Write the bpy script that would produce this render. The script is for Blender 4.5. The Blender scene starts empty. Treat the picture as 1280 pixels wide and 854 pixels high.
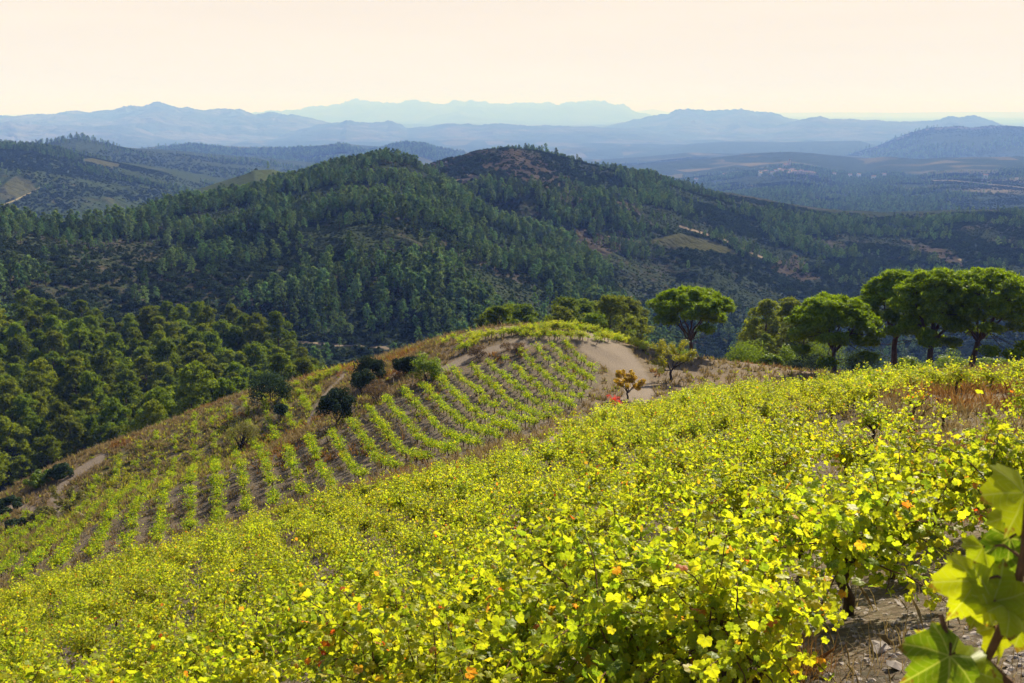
import bpy, math, random
import numpy as np
from mathutils import Vector, Matrix

random.seed(7)
rng = np.random.default_rng(7)
C = bpy.context.scene.collection
SC = bpy.context.scene

# ------------------------------------------------------------------ camera
F = 1244.0                      # focal length in photo pixels (35 mm lens)
PITCH = math.atan((427 - 138) / F)
CP, SP = math.cos(PITCH), math.sin(PITCH)
cam_d = bpy.data.cameras.new('camera')
cam_d.lens = 35.0
cam_d.sensor_width = 36.0
cam_d.clip_start = 0.05
cam_d.clip_end = 120000
cam_d.dof.use_dof = True
cam_d.dof.focus_distance = 30.0
cam_d.dof.aperture_fstop = 13.0
cam = bpy.data.objects.new('camera', cam_d)
C.objects.link(cam)
cam.location = (0, 0, 0)
cam.rotation_euler = (math.pi / 2 - PITCH, 0, 0)
SC.camera = cam

# ------------------------------------------------------------------ world, sun, exposure
SUN_EL, SUN_AZ = math.radians(32), math.radians(27)      # azimuth measured from +Y towards +X
world = bpy.data.worlds.new('World')
SC.world = world
world.use_nodes = True
wt = world.node_tree
wt.nodes.clear()
wo = wt.nodes.new('ShaderNodeOutputWorld')
bg = wt.nodes.new('ShaderNodeBackground')
sky = wt.nodes.new('ShaderNodeTexSky')
sky.sky_type = 'NISHITA'
sky.sun_disc = False
sky.sun_elevation = SUN_EL
sky.sun_rotation = SUN_AZ
sky.altitude = 300
sky.air_density = 1.0
sky.dust_density = 3.0
sky.ozone_density = 1.0
# the low, dusty band of the sky is warm cream; above it the sky is its own blue
tc = wt.nodes.new('ShaderNodeTexCoord')
sx = wt.nodes.new('ShaderNodeSeparateXYZ')
wt.links.new(tc.outputs['Generated'], sx.inputs[0])
mr = wt.nodes.new('ShaderNodeMapRange')
mr.interpolation_type = 'SMOOTHSTEP'
mr.inputs['From Min'].default_value = 0.11
mr.inputs['From Max'].default_value = 0.26
mr.inputs['To Min'].default_value = 1.0
mr.inputs['To Max'].default_value = 0.0
wt.links.new(sx.outputs['Z'], mr.inputs['Value'])
cr = wt.nodes.new('ShaderNodeValToRGB')
cr.color_ramp.elements[0].position = 0.0
cr.color_ramp.elements[0].color = (1.0, 0.90, 0.68, 1)
cr.color_ramp.elements[1].position = 0.12
cr.color_ramp.elements[1].color = (1.0, 0.862, 0.70, 1)
wt.links.new(sx.outputs['Z'], cr.inputs['Fac'])
sc_ = wt.nodes.new('ShaderNodeVectorMath')
sc_.operation = 'SCALE'
sc_.inputs['Scale'].default_value = 7.6
wt.links.new(cr.outputs['Color'], sc_.inputs[0])
# thin high cloud streaks, hardly visible
mp = wt.nodes.new('ShaderNodeMapping')
mp.inputs['Scale'].default_value = (2.0, 2.0, 30.0)
wt.links.new(tc.outputs['Generated'], mp.inputs['Vector'])
nz = wt.nodes.new('ShaderNodeTexNoise')
nz.inputs['Scale'].default_value = 1.6
nz.inputs['Detail'].default_value = 4
wt.links.new(mp.outputs[0], nz.inputs['Vector'])
mr2 = wt.nodes.new('ShaderNodeMapRange')
mr2.inputs['From Min'].default_value = 0.3
mr2.inputs['From Max'].default_value = 0.7
mr2.inputs['To Min'].default_value = 0.975
mr2.inputs['To Max'].default_value = 1.025
wt.links.new(nz.outputs['Fac'], mr2.inputs['Value'])
sc2 = wt.nodes.new('ShaderNodeVectorMath')
sc2.operation = 'SCALE'
wt.links.new(sc_.outputs[0], sc2.inputs[0])
wt.links.new(mr2.outputs[0], sc2.inputs['Scale'])
mx = wt.nodes.new('ShaderNodeMix')
mx.data_type = 'RGBA'
wt.links.new(mr.outputs[0], mx.inputs['Factor'])
wt.links.new(sky.outputs[0], mx.inputs['A'])
wt.links.new(sc2.outputs[0], mx.inputs['B'])
wt.links.new(mx.outputs['Result'], bg.inputs['Color'])
bg.inputs['Strength'].default_value = 0.07
wt.links.new(bg.outputs[0], wo.inputs['Surface'])

sun_d = bpy.data.lights.new('sun', 'SUN')
sun_d.energy = 5.0
sun_d.angle = math.radians(0.53)
sun_d.color = (1.0, 0.93, 0.80)
sun = bpy.data.objects.new('sun', sun_d)
C.objects.link(sun)
sdir = Vector((math.sin(SUN_AZ) * math.cos(SUN_EL), math.cos(SUN_AZ) * math.cos(SUN_EL), math.sin(SUN_EL)))
sun.rotation_euler = sdir.to_track_quat('Z', 'Y').to_euler()
sun.location = (40, 90, 80)

SC.view_settings.view_transform = 'Standard'
SC.view_settings.look = 'None'
SC.view_settings.gamma = 1.0
SC.view_settings.exposure = 0.9
SC.view_settings.use_curve_mapping = False
SC.cycles.max_bounces = 6
SC.cycles.diffuse_bounces = 2
SC.cycles.glossy_bounces = 1
SC.cycles.transmission_bounces = 3
SC.cycles.transparent_max_bounces = 4
SC.cycles.volume_bounces = 0
SC.cycles.use_denoising = True
SC.cycles.sample_clamp_indirect = 4.0

HAZE_DENSITY = 0.000155
HAZE_COLOR = (0.18, 0.34, 1.0, 1)
HAZE_G = 0.0

# ------------------------------------------------------------------ small maths
def ray(px, py):
    """unit-free direction of a photo pixel in world space"""
    px = np.asarray(px, float); py = np.asarray(py, float)
    x = px - 640.0; v = 427.0 - py
    return np.stack([x + 0 * v, F * CP + v * SP + 0 * x, v * CP - F * SP + 0 * x], -1)

def pt(px, py, r):
    """world point on the ray of a pixel at horizontal range r"""
    d = ray(px, py)
    h = np.hypot(d[..., 0], d[..., 1])
    return d * (np.asarray(r) / h)[..., None]

def proj(P):
    P = np.asarray(P, float)
    y = P[..., 1] * CP - P[..., 2] * SP
    v = P[..., 1] * SP + P[..., 2] * CP
    y = np.where(y > 0.02, y, 0.02)
    return 640 + F * P[..., 0] / y, 427 - F * v / y

def _hash(ix, iy, seed):
    n = (ix.astype(np.int64) * 374761393 + iy.astype(np.int64) * 668265263 + seed * 1442695041) & 0xffffffff
    n = ((n ^ (n >> 13)) * 1274126177) & 0xffffffff
    n = (n ^ (n >> 16)) & 0xffffffff
    return n / 4294967295.0

def vnoise(x, y, seed=0):
    x = np.asarray(x, float); y = np.asarray(y, float)
    ix = np.floor(x); iy = np.floor(y)
    fx = x - ix; fy = y - iy
    fx = fx * fx * fx * (fx * (fx * 6 - 15) + 10); fy = fy * fy * fy * (fy * (fy * 6 - 15) + 10)
    a = _hash(ix, iy, seed); b = _hash(ix + 1, iy, seed)
    c = _hash(ix, iy + 1, seed); d = _hash(ix + 1, iy + 1, seed)
    return (a + (b - a) * fx) * (1 - fy) + (c + (d - c) * fx) * fy

def fbm(x, y, octaves=5, seed=0, ridged=False, gain=0.5):
    s = 0; a = 1; t = 0
    ca, sa = math.cos(0.6), math.sin(0.6)
    for o in range(octaves):
        n = vnoise(x, y, seed + o * 17) * 2 - 1
        if ridged: n = 1 - 2 * np.abs(n)
        s = s + a * n; t += a; a *= gain
        x, y = (x * ca - y * sa) * 2.03 + 13.7, (x * sa + y * ca) * 2.03 + 7.1
    return s / t

def sstep(a, b, x):
    t = np.clip((np.asarray(x, float) - a) / (b - a), 0, 1)
    return t * t * (3 - 2 * t)

def in_poly(px, py, poly):
    px = np.asarray(px); py = np.asarray(py)
    inside = np.zeros(px.shape, bool)
    n = len(poly)
    for i in range(n):
        x0, y0 = poly[i]; x1, y1 = poly[(i + 1) % n]
        c = ((y0 > py) != (y1 > py)) & (px < (x1 - x0) * (py - y0) / ((y1 - y0) or 1e-9) + x0)
        inside ^= c
    return inside

def dist_line(px, py, line):
    px = np.asarray(px, float); py = np.asarray(py, float)
    d = np.full(px.shape, 1e9)
    for (x0, y0), (x1, y1) in zip(line[:-1], line[1:]):
        dx, dy = x1 - x0, y1 - y0
        t = np.clip(((px - x0) * dx + (py - y0) * dy) / (dx * dx + dy * dy + 1e-9), 0, 1)
        d = np.minimum(d, np.hypot(px - x0 - t * dx, py - y0 - t * dy))
    return d

# ------------------------------------------------------------------ mesh helpers
def mesh_np(name, verts, faces, mats=None, fmat=None, smooth=False, attrs=None, vattrs=None):
    """faces: list of (M,k) int arrays"""
    me = bpy.data.meshes.new(name)
    verts = np.ascontiguousarray(verts, np.float32)
    fl = [np.asarray(f, np.int32) for f in faces if len(f)]
    me.vertices.add(len(verts)); me.vertices.foreach_set('co', verts.ravel())
    loops = np.concatenate([f.ravel() for f in fl])
    sizes = np.concatenate([np.full(len(f), f.shape[1], np.int32) for f in fl])
    starts = np.concatenate([[0], np.cumsum(sizes)[:-1]]).astype(np.int32)
    me.loops.add(len(loops)); me.loops.foreach_set('vertex_index', loops.astype(np.int32))
    me.polygons.add(len(sizes)); me.polygons.foreach_set('loop_start', starts)
    for m in mats or []: me.materials.append(m)
    if fmat is not None: me.polygons.foreach_set('material_index', np.asarray(fmat, np.int32))
    me.polygons.foreach_set('use_smooth', np.full(len(sizes), bool(smooth)))
    for n, a in (attrs or {}).items():
        at = me.attributes.new(n, 'FLOAT', 'POINT'); at.data.foreach_set('value', np.ascontiguousarray(a, np.float32).ravel())
    for n, a in (vattrs or {}).items():
        at = me.attributes.new(n, 'FLOAT_VECTOR', 'POINT'); at.data.foreach_set('vector', np.ascontiguousarray(a, np.float32).ravel())
    me.update(calc_edges=True)
    me.validate()
    return me

def link(name, me, parent=None, loc=None):
    o = bpy.data.objects.new(name, me)
    C.objects.link(o)
    if parent is not None: o.parent = parent
    if loc is not None: o.location = loc
    return o

def tag(o, label=None, cat=None, group=None, kind=None):
    if label: o['label'] = label
    if cat: o['category'] = cat
    if group: o['group'] = group
    if kind: o['kind'] = kind
    return o

class MB:
    """collects vertices / faces of one mesh"""
    def __init__(self):
        self.v = []; self.f = {}; self.n = 0; self.uv = []
    def add(self, v, f, m=0, uv=None):
        v = np.asarray(v, float).reshape(-1, 3)
        f = np.asarray(f, int)
        self.f.setdefault((f.shape[1], m), []).append(f + self.n)
        self.v.append(v); self.n += len(v)
        self.uv.append(np.zeros((len(v), 3)) if uv is None else np.asarray(uv, float))
    def tube(self, pts, rad, n=6, m=0):
        pts = np.asarray(pts, float); rad = np.asarray(rad, float) * np.ones(len(pts))
        d = np.gradient(pts, axis=0)
        d /= np.linalg.norm(d, axis=1)[:, None] + 1e-9
        ref = np.array([0.31, 0.95, 0.07])
        u = np.cross(d, ref); u /= np.linalg.norm(u, axis=1)[:, None] + 1e-9
        w = np.cross(d, u)
        a = np.linspace(0, 2 * np.pi, n, endpoint=False)
        ring = pts[:, None, :] + rad[:, None, None] * (np.cos(a)[None, :, None] * u[:, None, :] + np.sin(a)[None, :, None] * w[:, None, :])
        k = len(pts)
        i = np.arange(k - 1)[:, None]; j = np.arange(n)[None, :]
        q = np.stack([i * n + j, i * n + (j + 1) % n, (i + 1) * n + (j + 1) % n, (i + 1) * n + j], -1).reshape(-1, 4)
        self.add(ring.reshape(-1, 3), q, m)
    def mesh(self, name, mats, smooth=False, uv=False):
        keys = list(self.f)
        fl = [np.concatenate(self.f[k]) for k in keys]
        fm = np.concatenate([np.full(len(f), k[1], int) for f, k in zip(fl, keys)])
        return mesh_np(name, np.concatenate(self.v), fl, mats, fm, smooth,
                       vattrs={'leafuv': np.concatenate(self.uv)} if uv else None)

# ------------------------------------------------------------------ materials
def mat(name):
    m = bpy.data.materials.new(name); m.use_nodes = True
    nt = m.node_tree; nt.nodes.clear()
    out = nt.nodes.new('ShaderNodeOutputMaterial')
    return m, nt, out

def N(nt, kind, **kw):
    n = nt.nodes.new(kind)
    for k, v in kw.items():
        if k.startswith('i_'):
            n.inputs[k[2:].replace('_', ' ')].default_value = v
        else: setattr(n, k, v)
    return n

def ramp(nt, stops, src, interp='LINEAR'):
    r = nt.nodes.new('ShaderNodeValToRGB')
    r.color_ramp.interpolation = interp
    e = r.color_ramp.elements
    e[0].position, e[0].color = stops[0][0], (*stops[0][1], 1)
    e[1].position, e[1].color = stops[1][0], (*stops[1][1], 1)
    for p, c in stops[2:]:
        x = e.new(p); x.color = (*c, 1)
    nt.links.new(src, r.inputs['Fac'])
    return r.outputs['Color']

def noise(nt, vec, scale, detail=4, rough=0.55, dist=0.0):
    n = N(nt, 'ShaderNodeTexNoise')
    n.inputs['Scale'].default_value = scale; n.inputs['Detail'].default_value = detail
    n.inputs['Roughness'].default_value = rough; n.inputs['Distortion'].default_value = dist
    nt.links.new(vec, n.inputs['Vector'])
    return n.outputs['Fac']

def mixc(nt, fac, a, b):
    m = N(nt, 'ShaderNodeMix', data_type='RGBA')
    for s, v in (('Factor', fac), ('A', a), ('B', b)):
        if isinstance(v, (float, int)): m.inputs[s].default_value = v
        elif isinstance(v, tuple): m.inputs[s].default_value = (*v, 1)
        else: nt.links.new(v, m.inputs[s])
    return m.outputs['Result']

def math_(nt, op, a, b=None, c=None):
    m = N(nt, 'ShaderNodeMath', operation=op)
    for i, v in enumerate((a, b, c)):
        if v is None: continue
        if isinstance(v, (float, int)): m.inputs[i].default_value = v
        else: nt.links.new(v, m.inputs[i])
    return m.outputs[0]

def mrange(nt, v, a, b, c=0.0, d=1.0):
    m = N(nt, 'ShaderNodeMapRange', interpolation_type='SMOOTHSTEP')
    m.inputs['From Min'].default_value = a; m.inputs['From Max'].default_value = b
    m.inputs['To Min'].default_value = c; m.inputs['To Max'].default_value = d
    nt.links.new(v, m.inputs['Value'])
    return m.outputs[0]

def attr(nt, name, out='Fac'):
    a = N(nt, 'ShaderNodeAttribute', attribute_name=name)
    return a.outputs[out]

def leaf_mat(name, stops, trans=0.5, tgain=(1.3, 1.3, 0.7), rough=0.4, spec=0.4, veins=False, obj_var=0.0):
    """thin leaf: reflects its own colour and lets light through"""
    m, nt, out = mat(name)
    g = N(nt, 'ShaderNodeNewGeometry')
    rnd = g.outputs['Random Per Island']
    if obj_var:
        oi = N(nt, 'ShaderNodeObjectInfo')
        rnd = math_(nt, 'FRACT', math_(nt, 'ADD', rnd, math_(nt, 'MULTIPLY', oi.outputs['Random'], 1.0)))
    col = ramp(nt, stops, rnd)
    if obj_var:
        hs = N(nt, 'ShaderNodeHueSaturation')
        v = mrange(nt, oi.outputs['Random'], 0, 1, 1 - obj_var, 1 + obj_var)
        nt.links.new(v, hs.inputs['Value']); nt.links.new(col, hs.inputs['Color'])
        h = mrange(nt, math_(nt, 'FRACT', math_(nt, 'MULTIPLY', oi.outputs['Random'], 7.31)), 0, 1, 0.5 - obj_var * 0.06, 0.5 + obj_var * 0.05)
        nt.links.new(h, hs.inputs['Hue'])
        col = hs.outputs['Color']
    if veins:
        uv = attr(nt, 'leafuv', 'Vector')
        s = N(nt, 'ShaderNodeSeparateXYZ'); nt.links.new(uv, s.inputs[0])
        ang = math_(nt, 'ARCTAN2', s.outputs['X'], s.outputs['Y'])
        a = math_(nt, 'ABSOLUTE', math_(nt, 'SUBTRACT', math_(nt, 'PINGPONG', math_(nt, 'ADD', ang, 10 * 0.86), 0.43), 0.0))
        r = N(nt, 'ShaderNodeVectorMath', operation='LENGTH'); nt.links.new(uv, r.inputs[0])
        d = math_(nt, 'MULTIPLY', r.outputs['Value'], math_(nt, 'SINE', a))
        vn = mrange(nt, d, 0.004, 0.022, 0.7, 0.0)
        sec = math_(nt, 'PINGPONG', math_(nt, 'ADD', math_(nt, 'MULTIPLY', r.outputs['Value'], 1.0), math_(nt, 'MULTIPLY', a, -0.55)), 0.075)
        vn = math_(nt, 'MAXIMUM', vn, mrange(nt, sec, 0.003, 0.014, 0.35, 0.0))
        nn = noise(nt, uv, 6.0, 3)
        col = mixc(nt, mrange(nt, nn, 0.45, 0.75, 0, 0.4), col, (0.28, 0.26, 0.025))
        eg = mrange(nt, math_(nt, 'ADD', r.outputs['Value'], math_(nt, 'MULTIPLY', noise(nt, uv, 9.0, 3), 0.9)), 1.22, 1.4, 0, 0.85)
        col = mixc(nt, eg, col, (0.20, 0.09, 0.025))
        col = mixc(nt, vn, col, (0.42, 0.45, 0.16))
    p = N(nt, 'ShaderNodeBsdfPrincipled')
    p.inputs['Roughness'].default_value = rough
    p.inputs['Specular IOR Level'].default_value = spec
    nt.links.new(col, p.inputs['Base Color'])
    t = N(nt, 'ShaderNodeBsdfTranslucent')
    g2 = N(nt, 'ShaderNodeMix', data_type='RGBA', blend_type='MULTIPLY')
    g2.inputs['Factor'].default_value = 1.0
    nt.links.new(col, g2.inputs['A']); g2.inputs['B'].default_value = (*tgain, 1)
    nt.links.new(g2.outputs['Result'], t.inputs['Color'])
    mxs = N(nt, 'ShaderNodeMixShader'); mxs.inputs[0].default_value = trans
    nt.links.new(p.outputs[0], mxs.inputs[1]); nt.links.new(t.outputs[0], mxs.inputs[2])
    nt.links.new(mxs.outputs[0], out.inputs['Surface'])
    return m

def wood_mat(name, c0, c1, scale=12.0):
    m, nt, out = mat(name)
    g = N(nt, 'ShaderNodeTexCoord')
    mp = N(nt, 'ShaderNodeMapping'); mp.inputs['Scale'].default_value = (1, 1, 0.3)
    nt.links.new(g.outputs['Object'], mp.inputs['Vector'])
    n = noise(nt, mp.outputs[0], scale, 6, 0.65)
    col = ramp(nt, [(0.3, c0), (0.7, c1)], n)
    p = N(nt, 'ShaderNodeBsdfPrincipled'); p.inputs['Roughness'].default_value = 0.9
    p.inputs['Specular IOR Level'].default_value = 0.15
    nt.links.new(col, p.inputs['Base Color'])
    b = N(nt, 'ShaderNodeBump'); b.inputs['Strength'].default_value = 0.8; b.inputs['Distance'].default_value = 0.03
    nt.links.new(n, b.inputs['Height']); nt.links.new(b.outputs[0], p.inputs['Normal'])
    nt.links.new(p.outputs[0], out.inputs['Surface'])
    return m

def hill_mat(name, soil, green, pale, s_big, s_small, bump_d, cover=0.5, fields=0.0, track=False, rock=None):
    """hillside: scrub over soil, with paler fields or tracks where the map says so"""
    m, nt, out = mat(name)
    g = N(nt, 'ShaderNodeNewGeometry'); P = g.outputs['Position']
    big = noise(nt, P, s_big, 5, 0.6, 0.6)
    small = noise(nt, P, s_small, 4, 0.7)
    v = N(nt, 'ShaderNodeTexVoronoi'); v.inputs['Scale'].default_value = s_small * 1.3
    nt.links.new(P, v.inputs['Vector'])
    cov = math_(nt, 'ADD', math_(nt, 'MULTIPLY', big, 0.9), math_(nt, 'MULTIPLY', small, 0.6))
    fac = mrange(nt, cov, 1.25 - cover - 0.12, 1.25 - cover + 0.12)
    gcol = ramp(nt, [(0.25, tuple(c * 0.65 for c in green)), (0.75, tuple(c * 1.35 for c in green))], small)
    scol = ramp(nt, [(0.3, tuple(c * 0.7 for c in soil)), (0.7, tuple(c * 1.3 for c in soil))], noise(nt, P, s_small * 2.2, 5, 0.7))
    col = mixc(nt, fac, scol, gcol)
    if fields:
        fv = N(nt, 'ShaderNodeTexVoronoi'); fv.inputs['Scale'].default_value = fields
        w = N(nt, 'ShaderNodeMapping'); w.inputs['Scale'].default_value = (1, 0.45, 0.4); w.inputs['Rotation'].default_value = (0, 0, 0.5)
        nt.links.new(P, w.inputs['Vector']); nt.links.new(w.outputs[0], fv.inputs['Vector'])
        sp = N(nt, 'ShaderNodeSeparateXYZ'); nt.links.new(fv.outputs['Color'], sp.inputs[0])
        ff = mrange(nt, sp.outputs['X'], 0.60, 0.64)
        ff = math_(nt, 'MULTIPLY', ff, mrange(nt, noise(nt, P, fields * 0.35, 2), 0.42, 0.58))
        fcol = ramp(nt, [(0.0, pale), (1.0, tuple(np.array(green) * 0.6 + np.array(pale) * 0.5))], sp.outputs['Y'])
        col = mixc(nt, ff, col, fcol)
    if track:
        tr = attr(nt, 'track')
        col = mixc(nt, mrange(nt, tr, 0.3, 0.7), col, pale)
        fd = attr(nt, 'field')
        col = mixc(nt, mrange(nt, fd, 0.3, 0.7), col, (0.06, 0.06, 0.025))
    if rock:
        rk = attr(nt, 'rock')
        rc = ramp(nt, [(0.35, tuple(c * 0.6 for c in rock)), (0.65, rock)], noise(nt, P, s_small * 0.7, 6, 0.75))
        col = mixc(nt, mrange(nt, rk, 0.3, 0.7), col, rc)
    p = N(nt, 'ShaderNodeBsdfPrincipled'); p.inputs['Roughness'].default_value = 1.0
    p.inputs['Specular IOR Level'].default_value = 0.0
    nt.links.new(col, p.inputs['Base Color'])
    if bump_d:
        h = math_(nt, 'SUBTRACT', math_(nt, 'MULTIPLY', small, 1.0), math_(nt, 'MULTIPLY', v.outputs['Distance'], 0.6))
        b = N(nt, 'ShaderNodeBump'); b.inputs['Strength'].default_value = 1.0; b.inputs['Distance'].default_value = bump_d
        nt.links.new(h, b.inputs['Height']); nt.links.new(b.outputs[0], p.inputs['Normal'])
    nt.links.new(p.outputs[0], out.inputs['Surface'])
    return m

def plain_mat(name, col, rough=0.8, var=0.25, scale=3.0):
    m, nt, out = mat(name)
    g = N(nt, 'ShaderNodeTexCoord')
    n = noise(nt, g.outputs['Object'], scale, 5, 0.6)
    c = ramp(nt, [(0.3, tuple(x * (1 - var) for x in col)), (0.7, tuple(min(1, x * (1 + var)) for x in col))], n)
    p = N(nt, 'ShaderNodeBsdfPrincipled'); p.inputs['Roughness'].default_value = rough
    p.inputs['Specular IOR Level'].default_value = 0.2
    nt.links.new(c, p.inputs['Base Color'])
    nt.links.new(p.outputs[0], out.inputs['Surface'])
    return m

Y1, Y2, G1, G2 = (0.40, 0.42, 0.012), (0.33, 0.385, 0.012), (0.21, 0.29, 0.012), (0.07, 0.135, 0.010)
ORG, RED = (0.55, 0.17, 0.03), (0.45, 0.05, 0.02)
VINE_STOPS = [(0.0, G2), (0.16, G1), (0.4, Y2), (0.85, Y1), (0.975, (0.50, 0.42, 0.02)), (0.993, ORG), (1.0, RED)]
M_VINE = leaf_mat('vine_leaf_yellow', VINE_STOPS, 0.6, (1.42, 1.42, 0.5), 0.45, 0.2, veins=True, obj_var=0.15)
M_VINEG = leaf_mat('vine_leaf_green', [(0.0, (0.10, 0.17, 0.01)), (0.3, (0.20, 0.28, 0.02)), (0.75, (0.31, 0.37, 0.02)), (0.97, (0.44, 0.43, 0.015)), (1.0, ORG)], 0.62, (1.4, 1.45, 0.4), 0.5, 0.1, obj_var=0.15)
M_VINEO = leaf_mat('vine_leaf_orange', [(0.0, (0.35, 0.32, 0.03)), (0.3, (0.45, 0.30, 0.03)), (0.55, ORG), (1.0, (0.50, 0.09, 0.03))], 0.6, (1.4, 1.2, 0.6), 0.4, 0.4)
M_RED = leaf_mat('red_leaf', [(0.0, (0.5, 0.03, 0.02)), (1.0, (0.62, 0.06, 0.03))], 0.5, (1.4, 1.0, 1.0), 0.4, 0.4)
M_WOOD = wood_mat('vine_wood', (0.035, 0.022, 0.014), (0.13, 0.085, 0.055), 40)
M_CANE = wood_mat('vine_cane', (0.10, 0.05, 0.025), (0.24, 0.13, 0.06), 60)
M_BARK = wood_mat('pine_bark', (0.035, 0.024, 0.018), (0.12, 0.075, 0.05), 5)
M_STONEPINE = leaf_mat('stone_pine_needles', [(0.0, (0.09, 0.145, 0.006)), (0.5, (0.15, 0.22, 0.007)), (1.0, (0.22, 0.29, 0.008))], 0.45, (1.6, 1.6, 0.5), 0.6, 0.1)
M_PINE = leaf_mat('pine_needles', [(0.0, (0.075, 0.105, 0.010)), (0.5, (0.13, 0.17, 0.014)), (1.0, (0.18, 0.22, 0.018))], 0.42, (1.5, 1.5, 0.6), 0.7, 0.05, obj_var=0.28)
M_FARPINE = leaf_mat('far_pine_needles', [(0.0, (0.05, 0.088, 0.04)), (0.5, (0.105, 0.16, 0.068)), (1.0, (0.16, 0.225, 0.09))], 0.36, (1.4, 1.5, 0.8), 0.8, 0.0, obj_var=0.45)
M_OAK = leaf_mat('oak_leaf', [(0.0, (0.02, 0.034, 0.02)), (0.5, (0.038, 0.058, 0.032)), (1.0, (0.062, 0.085, 0.046))], 0.2, (1.4, 1.5, 0.8), 0.8, 0.0, obj_var=0.25)
M_SHRUBG = leaf_mat('shrub_green', [(0.0, (0.07, 0.12, 0.015)), (1.0, (0.18, 0.24, 0.025))], 0.5, (1.4, 1.4, 0.6), 0.5, 0.2)
M_SHRUBO = leaf_mat('shrub_olive', [(0.0, (0.10, 0.10, 0.03)), (1.0, (0.22, 0.20, 0.06))], 0.4, (1.3, 1.3, 0.7), 0.6, 0.15)
M_SHRUBB = leaf_mat('shrub_brown', [(0.0, (0.10, 0.07, 0.04)), (1.0, (0.22, 0.15, 0.09))], 0.3, (1.2, 1.1, 0.8), 0.7, 0.1)
M_AUTUMN = leaf_mat('almond_leaf', [(0.0, (0.14, 0.17, 0.015)), (0.6, (0.26, 0.27, 0.02)), (1.0, (0.36, 0.31, 0.025))], 0.5, (1.4, 1.3, 0.5), 0.5, 0.2)
M_AUTUMN2 = leaf_mat('orange_almond_leaf', [(0.0, (0.30, 0.24, 0.02)), (0.6, (0.42, 0.31, 0.025)), (1.0, (0.48, 0.29, 0.03))], 0.5, (1.4, 1.2, 0.5), 0.5, 0.2)
M_TREEWOOD = wood_mat('dark_branch', (0.018, 0.014, 0.011), (0.06, 0.045, 0.035), 9)
M_DRY = leaf_mat('dry_grass', [(0.0, (0.14, 0.10, 0.05)), (0.5, (0.23, 0.175, 0.085)), (1.0, (0.32, 0.26, 0.13))], 0.3, (1.2, 1.1, 0.8), 0.6, 0.2)
M_DRYRED = leaf_mat('rusty_grass', [(0.0, (0.15, 0.075, 0.03)), (0.6, (0.26, 0.145, 0.05)), (1.0, (0.33, 0.23, 0.08))], 0.3, (1.3, 1.1, 0.7), 0.6, 0.2)
M_WEED = leaf_mat('weed_leaf', [(0.0, (0.16, 0.19, 0.02)), (0.6, (0.28, 0.29, 0.03)), (1.0, (0.36, 0.32, 0.06))], 0.45, (1.3, 1.3, 0.6), 0.6, 0.1)
M_STONE = plain_mat('schist', (0.22, 0.18, 0.155), 0.75, 0.5, 9)

# ground of the vineyard hill
def ground_material():
    m, nt, out = mat('vineyard_soil')
    g = N(nt, 'ShaderNodeNewGeometry'); P = g.outputs['Position']
    n1 = noise(nt, P, 0.35, 5, 0.6); n2 = noise(nt, P, 3.0, 6, 0.7); n3 = noise(nt, P, 18.0, 5, 0.7)
    vor = N(nt, 'ShaderNodeTexVoronoi'); vor.inputs['Scale'].default_value = 9.0
    nt.links.new(P, vor.inputs['Vector'])
    sp = N(nt, 'ShaderNodeSeparateXYZ'); nt.links.new(vor.outputs['Color'], sp.inputs[0])
    soil = ramp(nt, [(0.25, (0.045, 0.03, 0.022)), (0.5, (0.085, 0.06, 0.044)), (0.75, (0.15, 0.112, 0.083))], n2)
    sch = ramp(nt, [(0.2, (0.05, 0.043, 0.04)), (0.6, (0.11, 0.094, 0.084)), (0.95, (0.26, 0.23, 0.20))], sp.outputs['X'])
    col = mixc(nt, mrange(nt, n3, 0.42, 0.62), soil, sch)
    dry = attr(nt, 'dry')
    dcol = ramp(nt, [(0.3, (0.10, 0.058, 0.028)), (0.7, (0.21, 0.135, 0.065))], noise(nt, P, 5.0, 6, 0.75))
    f = math_(nt, 'MULTIPLY', dry, mrange(nt, n2, 0.3, 0.6))
    col = mixc(nt, f, col, dcol)
    gr = attr(nt, 'green')
    gcol = ramp(nt, [(0.3, (0.08, 0.085, 0.012)), (0.7, (0.19, 0.17, 0.025))], noise(nt, P, 3.5, 6, 0.75))
    col = mixc(nt, math_(nt, 'MULTIPLY', gr, mrange(nt, n3, 0.35, 0.6)), col, gcol)
    tr = attr(nt, 'track')
    tcol = ramp(nt, [(0.3, (0.13, 0.097, 0.07)), (0.7, (0.25, 0.195, 0.145))], n3)
    col = mixc(nt, mrange(nt, math_(nt, 'MULTIPLY', tr, math_(nt, 'ADD', math_(nt, 'MULTIPLY', n2, 1.6), math_(nt, 'MULTIPLY', n1, 0.6))), 0.45, 1.0), col, tcol)
    p = N(nt, 'ShaderNodeBsdfPrincipled'); p.inputs['Roughness'].default_value = 0.95
    p.inputs['Specular IOR Level'].default_value = 0.15
    nt.links.new(col, p.inputs['Base Color'])
    h = math_(nt, 'ADD', math_(nt, 'MULTIPLY', n3, 0.5), math_(nt, 'MULTIPLY', math_(nt, 'SUBTRACT', 1.0, vor.outputs['Distance']), 0.5))
    b = N(nt, 'ShaderNodeBump'); b.inputs['Strength'].default_value = 0.9; b.inputs['Distance'].default_value = 0.10
    nt.links.new(h, b.inputs['Height']); nt.links.new(b.outputs[0], p.inputs['Normal'])
    nt.links.new(p.outputs[0], out.inputs['Surface'])
    return m
M_GROUND = ground_material()

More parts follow.
